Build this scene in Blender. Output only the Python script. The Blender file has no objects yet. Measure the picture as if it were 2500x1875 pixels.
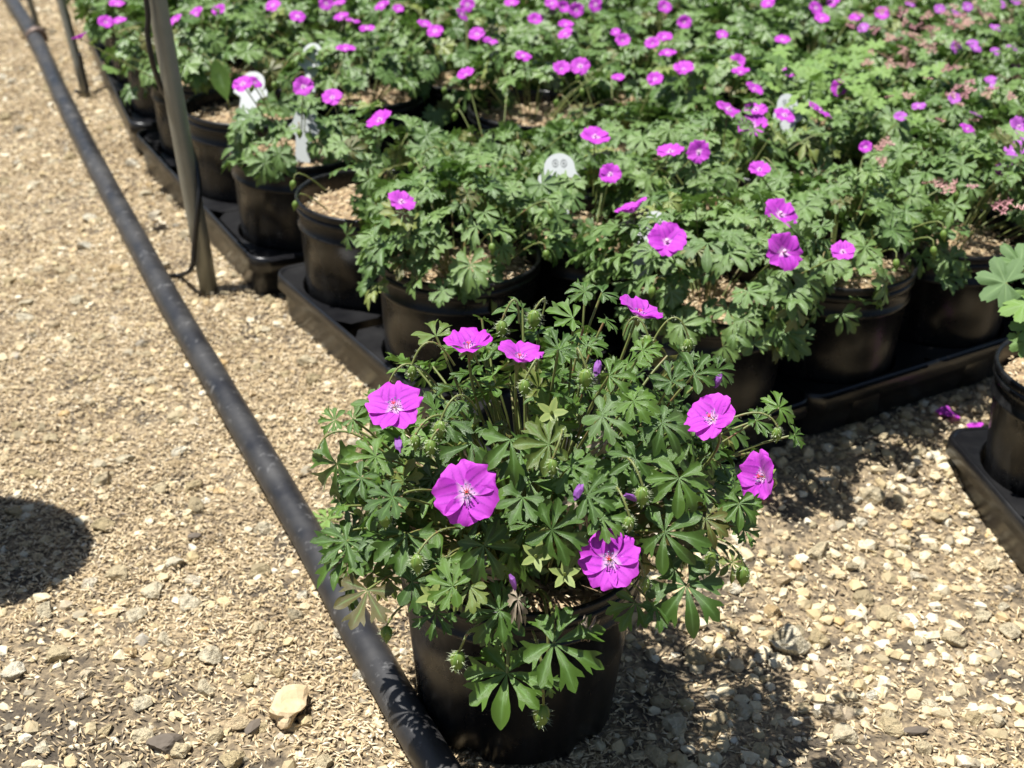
import bpy, math, random
import numpy as np
from mathutils import Vector, Matrix

random.seed(7); rng = np.random.default_rng(7)
sc = bpy.context.scene
col = sc.collection

# ------------------------------------------------------------------ camera
S = 0.75                                   # metres per unit of the pot-grid fit
PITCH, ROLL, FPX, CAMZ = 0.4882, 0.0358, 3467.0, 1.013 * S
fw = np.array([0, math.cos(PITCH), -math.sin(PITCH)]); rt = np.array([1.0, 0, 0]); up = np.cross(rt, fw)
rt, up = math.cos(ROLL) * rt + math.sin(ROLL) * up, -math.sin(ROLL) * rt + math.cos(ROLL) * up
CAM = np.array([0, 0, CAMZ])
cd = bpy.data.cameras.new('camera'); cam = bpy.data.objects.new('camera', cd); col.objects.link(cam)
cam.matrix_world = Matrix(((rt[0], up[0], -fw[0], 0), (rt[1], up[1], -fw[1], 0), (rt[2], up[2], -fw[2], CAMZ), (0, 0, 0, 1)))
cd.sensor_width = 36; cd.lens = FPX / 2500 * 36; cd.clip_start = 0.02; cd.clip_end = 500
cd.dof.use_dof = True; cd.dof.focus_distance = 0.965; cd.dof.aperture_fstop = 10.5
sc.camera = cam

# ------------------------------------------------------------------ light
SUN_EL, SUN_AZ_BEHIND = math.radians(72), math.radians(6)   # light comes from the left, a little from behind
sdir = Vector((math.cos(SUN_EL) * math.cos(SUN_AZ_BEHIND), -math.cos(SUN_EL) * math.sin(SUN_AZ_BEHIND), -math.sin(SUN_EL)))
sl = bpy.data.lights.new('sun', 'SUN'); so = bpy.data.objects.new('sun', sl); col.objects.link(so)
sl.energy = 5.0; sl.angle = math.radians(0.55); sl.color = (1.0, 0.98, 0.945)
so.rotation_euler = sdir.to_track_quat('-Z', 'Y').to_euler(); so.location = (-1, 1, 4)
w = bpy.data.worlds.new('World'); sc.world = w; w.use_nodes = True
nt = w.node_tree; bg = nt.nodes['Background']; sky = nt.nodes.new('ShaderNodeTexSky'); sky.sky_type = 'NISHITA'
sky.sun_disc = False; sky.sun_elevation = SUN_EL; sky.sun_rotation = math.atan2(-sdir.x, -sdir.y)
nt.links.new(sky.outputs[0], bg.inputs[0]); bg.inputs[1].default_value = 0.05
sc.view_settings.view_transform = 'Standard'; sc.view_settings.look = 'None'; sc.view_settings.gamma = 1
sc.view_settings.exposure = 0.82
sc.render.engine = 'CYCLES'; sc.cycles.max_bounces = 6; sc.cycles.transmission_bounces = 3

# ------------------------------------------------------------------ helpers
def ray(px, py): return fw + rt * (px - 1250) / FPX - up * (py - 937.5) / FPX
def un(px, py, z):                          # pixel -> point on the level z
    d = ray(px, py); return CAM + d * ((z - CAMZ) / d[2])
def at_y(px, py, y):                        # pixel -> point on an upright plane facing the camera
    d = ray(px, py); return CAM + d * (y / d[1])
def pj(P):
    q = np.asarray(P) - CAM; d = q @ fw
    return 1250 + FPX * (q @ rt) / d, 937.5 - FPX * (q @ up) / d, d
def nz(v):
    v = np.asarray(v, float); return v / max(1e-9, np.linalg.norm(v))

def tag(o, label=None, cat=None, group=None, kind=None):
    if label: o['label'] = label
    if cat: o['category'] = cat
    if group: o['group'] = group
    if kind: o['kind'] = kind
    return o
def link(name, data, parent=None, M=None):
    o = bpy.data.objects.new(name, data); col.objects.link(o)
    if parent is not None: o.parent = parent
    if M is not None: o.matrix_local = M
    return o
def empty(name, loc, rz=0.0):
    o = link(name, None); o.location = loc; o.rotation_euler = (0, 0, rz); o.empty_display_size = .05; return o
def mesh(name, V, F, mat=None, attrs=None, smooth=True, mats=None, midx=None):
    me = bpy.data.meshes.new(name); me.from_pydata([tuple(v) for v in V], [], [tuple(f) for f in F])
    for m in (mats or ([mat] if mat else [])): me.materials.append(m)
    if midx is not None: me.polygons.foreach_set('material_index', np.asarray(midx, np.int32))
    me.polygons.foreach_set('use_smooth', np.full(len(me.polygons), smooth))
    for k, a in (attrs or {}).items():
        me.attributes.new(k, 'FLOAT', 'POINT').data.foreach_set('value', np.asarray(a, np.float32))
    me.update(); return me
def bulk(name, V, T, mat, attrs=None, smooth=False):      # V (n,3), T (m,3): triangles, fast
    V = np.ascontiguousarray(V, np.float32); T = np.ascontiguousarray(T, np.int32)
    me = bpy.data.meshes.new(name); me.vertices.add(len(V)); me.vertices.foreach_set('co', V.ravel())
    me.loops.add(T.size); me.loops.foreach_set('vertex_index', T.ravel())
    me.polygons.add(len(T)); me.polygons.foreach_set('loop_start', np.arange(0, T.size, 3, dtype=np.int32))
    me.polygons.foreach_set('use_smooth', np.full(len(T), smooth)); me.materials.append(mat)
    for k, a in (attrs or {}).items():
        me.attributes.new(k, 'FLOAT', 'POINT').data.foreach_set('value', np.asarray(a, np.float32))
    me.update(calc_edges=True); return me
def tris(F):
    out = []
    for f in F:
        for i in range(1, len(f) - 1): out.append((f[0], f[i], f[i + 1]))
    return np.array(out, np.int32)
def tube(P, R, n=8, caps=True):
    P = [np.asarray(p, float) for p in P]; R = R if hasattr(R, '__len__') else [R] * len(P)
    V = []; F = []; ref = np.array([0.13, 0.21, 0.97])
    for k, p in enumerate(P):
        t = nz(P[min(k + 1, len(P) - 1)] - P[max(k - 1, 0)])
        a = nz(np.cross(t, ref)) if k == 0 else nz(a - t * (a @ t)); b = np.cross(t, a)
        for j in range(n):
            th = 2 * math.pi * j / n; V.append(p + R[k] * (math.cos(th) * a + math.sin(th) * b))
    for k in range(len(P) - 1):
        for j in range(n):
            F.append((k * n + j, k * n + (j + 1) % n, (k + 1) * n + (j + 1) % n, (k + 1) * n + j))
    if caps: F.append(tuple(range(n))[::-1]); F.append(tuple(range((len(P) - 1) * n, len(P) * n)))
    return V, F
def bez(a, c, b, n=8):
    a, b, c = map(np.asarray, (a, b, c)); return [(1 - t) ** 2 * a + 2 * t * (1 - t) * c + t * t * b for t in np.linspace(0, 1, n)]
def spline(P, per=8):                       # Catmull-Rom
    P = [np.asarray(p, float) for p in P]; Q = [2 * P[0] - P[1]] + P + [2 * P[-1] - P[-2]]; out = []
    for k in range(1, len(Q) - 2):
        for t in np.linspace(0, 1, per, endpoint=False):
            a, b, c, d = Q[k - 1:k + 3]
            out.append(.5 * (2 * b + (c - a) * t + (2 * a - 5 * b + 4 * c - d) * t * t + (3 * b - a - 3 * c + d) * t ** 3))
    return out + [P[-1]]
def lathe(prof, n=48, fn=None):
    V = []; F = []
    for (r, z) in prof:
        for j in range(n):
            th = 2 * math.pi * j / n; p = [r * math.cos(th), r * math.sin(th), z]
            V.append(fn(p, th) if fn else p)
    for k in range(len(prof) - 1):
        for j in range(n): F.append((k * n + j, k * n + (j + 1) % n, (k + 1) * n + (j + 1) % n, (k + 1) * n + j))
    return V, F
def join(parts):
    V = []; F = []
    for v, f in parts:
        o = len(V); V += list(v); F += [tuple(i + o for i in g) for g in f]
    return V, F
def frame(P, y, n):                          # matrix: origin P, +Y along y, +Z along n
    n = nz(n); y = np.asarray(y, float); y = nz(y - n * (y @ n)); x = np.cross(y, n)
    return np.array([[x[0], y[0], n[0], P[0]], [x[1], y[1], n[1], P[1]], [x[2], y[2], n[2], P[2]], [0, 0, 0, 1.0]])
def icos(sub):
    import bmesh
    bm = bmesh.new(); bmesh.ops.create_icosphere(bm, subdivisions=sub, radius=1)
    V = np.array([v.co[:] for v in bm.verts]); F = np.array([[v.index for v in f.verts] for f in bm.faces]); bm.free(); return V, F

# ------------------------------------------------------------------ materials
class N:
    def __init__(s, name):
        s.m = bpy.data.materials.new(name); s.m.use_nodes = True; s.t = s.m.node_tree; s.b = s.t.nodes['Principled BSDF']; s.out = s.t.nodes['Material Output']
    def n(s, ty, ins=None, **kw):
        x = s.t.nodes.new(ty)
        for k, v in kw.items(): setattr(x, k, v)
        for k, v in (ins or {}).items(): s.set(x.inputs[k], v)
        return x
    def set(s, inp, v):
        if isinstance(v, bpy.types.NodeSocket): s.t.links.new(v, inp)
        elif isinstance(v, (tuple, list)) and len(v) == 3 and inp.type == 'RGBA': inp.default_value = (*v, 1)
        else: inp.default_value = v
    def P(s, **kw):
        for k, v in kw.items(): s.set(s.b.inputs[k.replace('_', ' ')], v)
    def mix(s, f, a, b, bt='MIX'):
        x = s.n('ShaderNodeMix', data_type='RGBA', blend_type=bt); s.set(x.inputs[0], f); s.set(x.inputs[6], a); s.set(x.inputs[7], b); return x.outputs[2]
    def math(s, op, a, b=0.0, c=0.0, clamp=False):
        x = s.n('ShaderNodeMath', operation=op, use_clamp=clamp); s.set(x.inputs[0], a); s.set(x.inputs[1], b); s.set(x.inputs[2], c); return x.outputs[0]
    def noise(s, scale, detail=4, vec=None, rough=.55):
        x = s.n('ShaderNodeTexNoise', {'Scale': scale, 'Detail': detail, 'Roughness': rough})
        if vec is not None: s.set(x.inputs['Vector'], vec)
        return x.outputs['Fac']
    def ramp(s, f, lo, hi, a=0.0, b=1.0):
        x = s.n('ShaderNodeMapRange', {'From Min': lo, 'From Max': hi, 'To Min': a, 'To Max': b}); s.set(x.inputs['Value'], f); return x.outputs[0]
    def attr(s, name): return s.n('ShaderNodeAttribute', attribute_name=name).outputs['Fac']
    def obj(s): return s.n('ShaderNodeTexCoord').outputs['Object']
    def geo(s): return s.n('ShaderNodeNewGeometry').outputs['Position']
    def rnd(s): return s.n('ShaderNodeObjectInfo').outputs['Random']
    def bump(s, h, st=.3, d=.002):
        x = s.n('ShaderNodeBump', {'Strength': st, 'Distance': d}); s.set(x.inputs['Height'], h); s.set(s.b.inputs['Normal'], x.outputs[0]); return x.outputs[0]
    def translucent(s, fac, colour, nrm=None):
        t = s.n('ShaderNodeBsdfTranslucent'); s.set(t.inputs['Color'], colour)
        m = s.n('ShaderNodeMixShader'); s.set(m.inputs[0], fac); s.t.links.new(s.b.outputs[0], m.inputs[1]); s.t.links.new(t.outputs[0], m.inputs[2]); s.t.links.new(m.outputs[0], s.out.inputs[0])

def leaf_material(name, dark, light, vein, use_attr=False, rough=.33):
    k = N(name); r = k.attr('rnd') if use_attr else k.rnd()
    c = k.mix(r, dark, light)
    c = k.mix(k.ramp(k.noise(90, 3, k.obj() if not use_attr else None), .35, .7), c, k.mix(.5, c, light))
    red = k.ramp(k.math('FRACT', k.math('MULTIPLY', r, 91.3)), .965, .97); c = k.mix(k.math('MULTIPLY', red, .45), c, (.16, .06, .03)); odd = k.ramp(k.math('FRACT', k.math('MULTIPLY', r, 37.7)), .975, .98)
    c = k.mix(k.math('MULTIPLY', odd, .6), c, (.25, .26, .06))
    v = k.math('POWER', k.attr('vein'), 7.0)
    c2 = k.mix(k.math('MULTIPLY', v, .7), c, vein)
    k.P(Base_Color=c2, Roughness=rough, Specular_IOR_Level=.5, Sheen_Weight=.04, Sheen_Roughness=.4)
    k.bump(k.math('ADD', k.noise(350, 3, k.obj() if not use_attr else None), k.math('MULTIPLY', v, -.6)), .35, .0012)
    k.translucent(.16, k.mix(.5, c, (.16, .34, .03)))
    return k.m
M = {}
M['leaf'] = leaf_material('leaf_green', (.022, .060, .008), (.090, .172, .019), (.17, .30, .09))
M['leaf_bed'] = leaf_material('leaf_bed_green', (.060, .122, .026), (.150, .235, .062), (.22, .34, .14), rough=.34)
M['foliage'] = leaf_material('foliage_bed_green', (.060, .122, .026), (.150, .235, .062), (.22, .34, .14), True, rough=.34)
M['leaf_mid'] = leaf_material('leaf_mid_green', (.085, .155, .06), (.15, .26, .045), (.24, .36, .14), rough=.5)
M['leaf_pale'] = leaf_material('leaf_pale_green', (.10, .20, .03), (.19, .30, .06), (.26, .4, .16), rough=.5)

k = N('stem_green'); c = k.mix(k.noise(25, 2), (.10, .17, .035), (.2, .19, .06)); c = k.mix(k.ramp(k.noise(9, 2), .58, .72), c, (.24, .11, .06))
k.P(Base_Color=c, Roughness=.5); M['stem'] = k.m
k = N('bud_green'); st = k.math('POWER', k.attr('vein'), 2.0); k.P(Base_Color=k.mix(st, (.19, .28, .05), (.10, .2, .035)), Roughness=.5); k.translucent(.25, (.3, .42, .07)); M['bud'] = k.m
k = N('sepal_pale'); k.P(Base_Color=k.mix(k.attr('vein'), (.30, .36, .10), (.2, .27, .07)), Roughness=.55); k.translucent(.25, (.35, .4, .1)); M['sepal'] = k.m
k = N('bud_hair'); k.P(Base_Color=(.5, .55, .35), Roughness=.5); M['hair'] = k.m

def petal_material(name, main, edge, white):
    k = N(name); u = k.attr('pu'); v = k.attr('pv')
    c = k.mix(k.ramp(k.noise(2.2, 4, k.obj()), .3, .7), main, edge); c = k.mix(k.math('MULTIPLY', k.rnd(), .25), c, (.70, .14, .70))
    wv = k.n('ShaderNodeTexNoise', {'Scale': 40.0, 'Detail': 2}); k.set(wv.inputs['Vector'], k.obj())
    ph = k.math('ADD', k.math('MULTIPLY', v, 8.0), k.math('MULTIPLY', wv.outputs['Fac'], 2.0))
    line = k.math('POWER', k.math('ABSOLUTE', k.math('SINE', ph)), 14.0)
    line = k.math('MULTIPLY', line, k.ramp(u, .98, .35))
    c = k.mix(k.math('MULTIPLY', line, .72), c, (.16, .004, .26))
    c = k.mix(k.ramp(u, .27, .06, 0, 1), c, white)
    k.P(Base_Color=c, Roughness=.5, Specular_IOR_Level=.35, Sheen_Weight=.15)
    k.bump(k.math('ADD', line, k.noise(120, 2, k.obj())), .35, .0008)
    k.translucent(.28, k.mix(.3, c, (.8, .08, .85)))
    return k.m
M['petal'] = petal_material('petal_magenta', (.64, .060, .66), (.46, .016, .50), (.86, .66, .82))
M['petal_pale'] = petal_material('petal_violet_pink', (.50, .13, .58), (.42, .09, .52), (.75, .6, .78))
k = N('anther_blue'); k.P(Base_Color=(.16, .15, .30), Roughness=.6); M['anther'] = k.m
k = N('filament_pink'); k.P(Base_Color=(.72, .42, .62), Roughness=.5); M['filament'] = k.m
k = N('pistil_red'); k.P(Base_Color=(.62, .06, .05), Roughness=.5); M['pistil'] = k.m
k = N('wilted_purple'); k.P(Base_Color=k.mix(k.noise(200, 2), (.10, .02, .22), (.32, .1, .36)), Roughness=.7); M['wilted'] = k.m
k = N('pink_bract'); k.P(Base_Color=k.mix(k.rnd(), (.34, .14, .17), (.42, .26, .2)), Roughness=.6); M['bract'] = k.m
k = N('dry_leaf'); k.P(Base_Color=k.mix(k.noise(70, 2), (.30, .27, .19), (.18, .12, .08)), Roughness=.7); M['dry'] = k.m

k = N('black_pot_plastic')
o = k.obj(); mp = k.n('ShaderNodeMapping', {'Vector': o, 'Scale': (60.0, 60.0, 4.0)})
streak = k.ramp(k.noise(1.0, 4, mp.outputs[0]), .5, .8); dust = k.ramp(k.noise(14, 5, o), .42, .75)
c = k.mix(k.math('MULTIPLY', streak, .55), (.006, .006, .0065), (.036, .036, .036)); c = k.mix(k.math('MULTIPLY', dust, .3), c, (.020, .0195, .0185))
c = k.mix(k.math('MULTIPLY', k.ramp(k.noise(300, 2, o), .70, .76), .35), c, (.3, .26, .2))
k.P(Base_Color=c, Roughness=k.ramp(dust, 0, 1, .24, .45), Specular_IOR_Level=.3); k.bump(k.noise(1.0, 3, mp.outputs[0]), .12, .001); M['pot'] = k.m
k = N('black_tray_plastic'); d = k.ramp(k.noise(11, 5, k.obj()), .4, .75)
k.P(Base_Color=k.mix(d, (.006, .006, .007), (.02, .0195, .019)), Roughness=k.ramp(d, 0, 1, .28, .5)); k.bump(k.noise(40, 3, k.obj()), .15, .002); M['tray'] = k.m
k = N('black_poly_pipe'); o = k.geo(); d = k.ramp(k.noise(16, 6, o), .36, .7); sp = k.ramp(k.noise(70, 5, o, .7), .58, .72)
c = k.mix(d, (.014, .014, .016), (.042, .040, .038)); c = k.mix(k.math('MULTIPLY', sp, .55), c, (.24, .235, .23))
c = k.mix(k.math('MULTIPLY', k.ramp(k.noise(6, 3, o), .55, .7), .5), c, (.065, .054, .045))
k.P(Base_Color=c, Roughness=k.ramp(d, 0, 1, .34, .6)); k.bump(k.noise(45, 5, o), .25, .002); M['pipe'] = k.m
k = N('grey_conduit'); o = k.geo(); k.P(Base_Color=k.mix(k.noise(40, 5, o), (.20, .20, .165), (.30, .295, .25)), Roughness=.42, Metallic=.35); M['conduit'] = k.m
k = N('black_tube'); k.P(Base_Color=(.012, .012, .013), Roughness=.35); M['tube'] = k.m
k = N('rusty_clamp'); k.P(Base_Color=k.mix(k.noise(60, 3), (.09, .06, .05), (.2, .15, .12)), Roughness=.5, Metallic=.5); M['clamp'] = k.m
k = N('white_label'); k.P(Base_Color=(.38, .40, .39), Roughness=.45); M['label'] = k.m
k = N('label_print'); k.P(Base_Color=(.12, .13, .125), Roughness=.5); M['print'] = k.m
k = N('pot_soil'); n1 = k.noise(120, 5, k.obj()); k.P(Base_Color=k.mix(k.ramp(n1, .4, .62), (.16, .105, .06), (.46, .33, .18)), Roughness=.9); k.bump(n1, .9, .006); M['soil'] = k.m

def husk_colour(k, r):
    c = k.n('ShaderNodeValToRGB'); k.set(c.inputs[0], r); e = c.color_ramp.elements
    for i, (p, q) in enumerate(((0, (.12, .09, .06)), (.2, (.33, .24, .13)), (.5, (.52, .395, .225)), (.8, (.62, .50, .31)), (1, (.69, .60, .44)))):
        x = e[i] if i < 2 else e.new(p); x.position = p; x.color = (*q, 1)
    return c.outputs[0]
k = N('rice_husk'); k.P(Base_Color=husk_colour(k, k.attr('rnd')), Roughness=.55); M['husk'] = k.m
def stone_material(name, use_attr):
    k = N(name); r = k.attr('rnd') if use_attr else k.rnd(); p = k.geo() if use_attr else k.obj()
    c = k.n('ShaderNodeValToRGB'); k.set(c.inputs[0], r); e = c.color_ramp.elements; c.color_ramp.interpolation = 'LINEAR'
    for i, (q, v) in enumerate(((0, (.26, .23, .17)), (.14, (.46, .36, .19)), (.40, (.56, .46, .28)), (.70, (.64, .56, .39)), (.86, (.68, .63, .50)), (.93, (.50, .34, .15)), (1, (.38, .35, .29)))):
        x = e[i] if i < 2 else e.new(q); x.position = q; x.color = (*v, 1)
    q_ = 1.0 if use_attr else .012; n = k.noise(130 * q_, 6, p, .65); c2 = k.mix(k.ramp(n, .45, .75), c.outputs[0], (.42, .33, .19)); c2 = k.mix(k.math('MULTIPLY', k.ramp(k.noise(40 * q_, 4, p), .6, .75), .35), c2, (.3, .26, .12))
    k.P(Base_Color=c2, Roughness=.85); k.bump(n, .6, .003 if use_attr else .25); return k.m
M['stone'] = stone_material('limestone', False); M['gravel'] = stone_material('limestone_gravel', True)
k = N('brown_stone'); n1 = k.noise(90, 6, k.geo()); k.P(Base_Color=k.mix(n1, (.42, .26, .12), (.66, .55, .36)), Roughness=.85); k.bump(n1, .6, .003); M['stone_brown'] = k.m
k = N('grey_shard'); k.P(Base_Color=(.12, .095, .07), Roughness=.8); M['shard'] = k.m

DARK = un(90, 1850, 0)                       # damp bare soil, lower left of the photograph
k = N('husk_strewn_soil'); p = k.geo(); n1 = k.noise(180, 6, p, .65); n2 = k.noise(9, 4, p)
tan = k.mix(k.ramp(n1, .38, .62), (.13, .10, .065), (.42, .32, .19)); soil = k.mix(n1, (.020, .017, .014), (.085, .068, .05))
dist = k.n('ShaderNodeVectorMath', {0: p, 1: tuple(DARK)}, operation='DISTANCE').outputs['Value']
mask = k.ramp(k.math('ADD', dist, k.math('MULTIPLY', n2, .22)), .25, .13); m2 = k.ramp(k.noise(22, 5, p), .50, .62)
k.P(Base_Color=k.mix(k.math('MAXIMUM', mask, k.math('MULTIPLY', m2, .8)), tan, soil), Roughness=.95); k.bump(n1, .8, .006); M['ground'] = k.m

# ------------------------------------------------------------------ ground
YAW = .5833; U = np.array([math.cos(YAW), math.sin(YAW), 0]); Vv = np.array([-math.sin(YAW), math.cos(YAW), 0])
A0 = np.array([-.0795, 1.7905, 0]) * S; SU, SV = .226 * S, .2564 * S
JPOS = [0, 1.0, 2.0, 3.0, 3.92, 4.84, 5.86, 6.78, 7.7, 8.72, 9.64, 10.56]
def skew(J): return .036 * np.maximum(0, J - 2.6) ** 1.85
def gpos(i, j): return A0 + U * SU * (i + skew(JPOS[j])) + Vv * SV * (JPOS[j] - 1)
BED_Z = .034
def gh(x, y):
    x = np.asarray(x, float); y = np.asarray(y, float); dx, dy = x - A0[0], y - A0[1]; i = (dx * U[0] + dy * U[1]) / SU; j = 1 + (dx * Vv[0] + dy * Vv[1]) / SV
    d = np.maximum(np.maximum((-.45 - j) * SV, (-.45 + skew(j) - i) * SU), 0); t = np.clip(1 - d / .21, 0, 1)
    rough = .004 * np.sin(9.1 * x + 2 * np.sin(4.3 * y)) * np.cos(7.7 * y + 1.3) + .002 * np.sin(31 * x + 1.7) * np.sin(27 * y)
    return BED_Z * t * t * (3 - 2 * t) + rough * np.clip(d / .04, 0, 1)
def ung(px, py, up_=0.0):                   # pixel -> point on the ground
    P = un(px, py, 0)
    for _ in range(6): P = un(px, py, float(gh(P[0], P[1])) + up_)
    return P
gx = np.arange(-1.8, 1.81, .03); gy = np.arange(.2, 4.41, .03); X, Y = np.meshgrid(gx, gy)
edge = np.clip(np.minimum(np.minimum(X + 1.8, 1.8 - X), np.minimum(Y - .2, 4.4 - Y)) / .2, 0, 1); Z = gh(X, Y) * edge
V = list(np.stack([X, Y, Z], -1).reshape(-1, 3)); nx = len(gx); F = []
for j in range(len(gy) - 1):
    for i in range(nx - 1): a = j * nx + i; F.append((a, a + 1, a + nx + 1, a + nx))
B = 80; x0, x1, y0, y1 = gx[0], gx[-1], gy[0], gy[-1]
for (a, b, c, d) in ((-B, x0, -B, B), (x1, B, -B, B), (x0, x1, -B, y0), (x0, x1, y1, B)):
    o = len(V); V += [np.array(q) for q in ((a, c, 0), (b, c, 0), (b, d, 0), (a, d, 0))]; F.append((o, o + 1, o + 2, o + 3))
ground = tag(link('ground', mesh('ground', V, F, M['ground'])), kind='structure')

# ------------------------------------------------------------------ pot grid
POT_R, POT_H, POT_RB = .1135 * S, .209 * S, .094 * S
MAIN = np.array([.0150, 1.1840, 0]) * S
TRAY_Z = .054
def in_view(P, m=60):
    x, y, d = pj(P); return -m < x < 2500 + m and -m < y < 1875 + m
def on_bare(x, y):                            # not under the bed
    d = np.stack([x, y], -1) - A0[:2]; i = (d @ U[:2]) / SU; j = 1 + (d @ Vv[:2]) / SV
    return ~((i - skew(j) > -.35) & (j > -.35))

# ------------------------------------------------------------------ husks and gravel (uncountable)
def frustum_points(n, m=90):
    px = rng.uniform(-m, 2500 + m, n); py = rng.uniform(-m, 1875 + m, n)   # candidates seen by the camera
    d = fw[None] + rt[None] * ((px - 1250) / FPX)[:, None] - up[None] * ((py - 937.5) / FPX)[:, None]
    t = -CAMZ / d[:, 2]; return CAM + d * t[:, None]
def area_points(n, x0, x1, y0, y1): return np.stack([rng.uniform(x0, x1, n), rng.uniform(y0, y1, n), np.zeros(n)], -1)
def vis(P, m=110):
    q = P - CAM; d = q @ fw; x = 1250 + FPX * (q @ rt) / d; y = 937.5 - FPX * (q @ up) / d
    return (x > -m) & (x < 2500 + m) & (y > -m) & (y < 1875 + m)
def soft(P, f, s): return np.sin(P[:, 0] * f + s) * np.sin(P[:, 1] * f * 1.13 + 2.1 * s) + .6 * np.sin(P[:, 0] * f * 2.3 - P[:, 1] * f * 1.9 + s)
def husk_geometry(P, L, W, yaw, tilt, roll, lift):
    n = len(P); base = np.array([[-.5, 0, 0], [.5, 0, 0], [0.05, -.5, 0], [-.05, .5, 0], [0, 0, .35]])
    v = base[None] * np.stack([L, W, W], -1)[:, None]
    cr, sr = np.cos(roll)[:, None], np.sin(roll)[:, None]; y, z = v[..., 1] * cr - v[..., 2] * sr, v[..., 1] * sr + v[..., 2] * cr
    ct, stt = np.cos(tilt)[:, None], np.sin(tilt)[:, None]; x, z = v[..., 0] * ct - z * stt, v[..., 0] * stt + z * ct
    cy, sy = np.cos(yaw)[:, None], np.sin(yaw)[:, None]; X, Y = x * cy - y * sy, x * sy + y * cy
    V = np.stack([X, Y, z], -1) + P[:, None]; V[..., 2] += lift[:, None]
    T = np.array([[0, 2, 4], [0, 4, 3], [1, 4, 2], [1, 3, 4]]); T = T[None] + 5 * np.arange(n)[:, None, None]
    return V.reshape(-1, 3), T.reshape(-1, 3)
P = area_points(1000000, -1.7, 1.2, .55, 3.6); P = P[vis(P) | (vis(P, 650) & (rng.random(len(P)) < .5))]; P = P[on_bare(P[:, 0], P[:, 1])]
dn = np.linalg.norm(P - DARK, axis=1) + .05 * soft(P, 24, .4); keep = np.clip((dn - .06) / .15, .42, 1)
stony = np.clip(.5 + .5 * np.sin((P[:, 0] - .12) * 9) , 0, 1) * (P[:, 0] > .05) * (P[:, 1] > .80)
right = np.clip((P[:, 0] - .04) / .1, 0, 1) * np.clip((P[:, 1] - .80) / .08 + .8 * (.33 - P[:, 0]) / .1, 0, 1); keep *= 1 - .62 * right; keep *= 1 - .3 * stony; keep *= np.clip(.95 + .35 * soft(P, 14, 1.2), .45, 1)
far = P[:, 1] > 1.75; keep = np.where(far, keep * .6, keep)
P = P[rng.random(len(P)) < keep]; n = len(P)
P[:, 2] = gh(P[:, 0], P[:, 1])
sz = np.where(P[:, 1] > 1.75, 1.25, 1.0)
HV, HT = husk_geometry(P, sz * rng.normal(.0066, .0019, n).clip(.0022, .0105), sz * rng.normal(.0021, .0004, n).clip(.001, .0032), rng.uniform(0, 6.28, n),
                       rng.normal(0, .22, n), rng.normal(0, .7, n), np.abs(rng.normal(.0012, .0016, n)) + .0006)
tag(link('rice_husks', bulk('rice_husks', HV, HT, M['husk'], {'rnd': np.repeat(np.clip(rng.beta(2.2, 1.9, n) + .10 * soft(P, 17, .9) + .07 * soft(P, 47, .2) - .02, 0, 1), 5)})), 'loose straw coloured rice husks strewn over the ground', 'husks', kind='stuff')
print('husks', n)

I1V, I1F = icos(1); I1V = I1V; I2V, I2F = icos(2)
def rock(V, s, flat=.65, amp=.22):
    r = np.random.default_rng(s); W = V.copy()
    for _ in range(13):                        # chop facets off
        d = nz(r.normal(size=3)); lim = r.uniform(.5, .85); h = W @ d; W = W - np.clip(h - lim, 0, None)[:, None] * d
    W *= (1 + .05 * np.sin(V @ r.normal(size=3) * 9 + 1) * np.sin(V @ r.normal(size=3) * 8))[:, None]; W *= (1 + amp * .4 * np.sin(V @ r.normal(size=3) * 3 + r.uniform(0, 6)))[:, None]
    W *= np.array([r.uniform(.8, 1.15), r.uniform(.65, .95), r.uniform(flat - .15, flat + .15)]); return W
I3V, I3F = icos(3); rocks = [rock(I3V, 100 + s) for s in range(14)]
rock_me = [mesh('stone', W, I3F, M['stone'], smooth=False) for W in rocks]
lo = [rock(I1V, 200 + s) for s in range(10)]

# stones placed where the photograph shows them: px, py, half width px
KEYST = [(2000, 1560, 44), (2070, 1625, 26), (1920, 1565, 70), (1995, 1345, 40), (2130, 1205, 38), (2095, 1215, 20), (2110, 1455, 38), (2165, 1495, 36), (2060, 1600, 18),
         (2040, 1740, 46), (2060, 1790, 44), (2170, 1755, 38), (2330, 1560, 36), (2345, 1595, 22), (2400, 1500, 34), (2270, 1715, 30), (2130, 1690, 22), (1990, 1735, 20),
         (1650, 1765, 46), (1735, 1775, 40), (1820, 1735, 38), (1700, 1600, 42), (1760, 1590, 30), (1615, 1710, 34), (1560, 1640, 24), (1590, 1590, 26),
         (2465, 1540, 36), (2440, 1755, 34), (2375, 1750, 34), (2260, 1825, 32), (1890, 1490, 34), (2215, 1510, 24), (2150, 1640, 22), (2290, 1430, 26), (2420, 1380, 34), (1860, 1830, 36),
         (610, 1655, 32), (320, 1590, 26), (140, 1595, 40), (500, 1680, 40), (345, 1715, 30), (580, 1765, 46), (640, 1770, 26), (520, 1795, 34), (105, 1820, 30), (255, 1780, 26),
         (785, 1860, 34), (570, 1850, 44), (430, 1015, 34), (100, 1040, 22), (375, 1440, 42), (460, 1470, 42), (290, 1400, 38), (110, 1490, 40), (330, 1500, 32), (630, 1530, 32), (720, 1500, 36),
         (480, 1230, 38), (510, 1600, 46), (300, 1120, 30), (120, 1070, 26), (215, 975, 24), (285, 655, 26), (660, 1100, 22), (560, 1010, 24), (760, 925, 34), (220, 1420, 26), (400, 1560, 34),
         (870, 1000, 26), (1790, 1530, 26), (1960, 1410, 22), (2030, 1400, 18), (1900, 1340, 22), (2200, 1330, 22), (2240, 1560, 24), (2310, 1690, 20), (60, 740, 26), (30, 1640, 44), (195, 1690, 22), (680, 1640, 26)]
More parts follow.
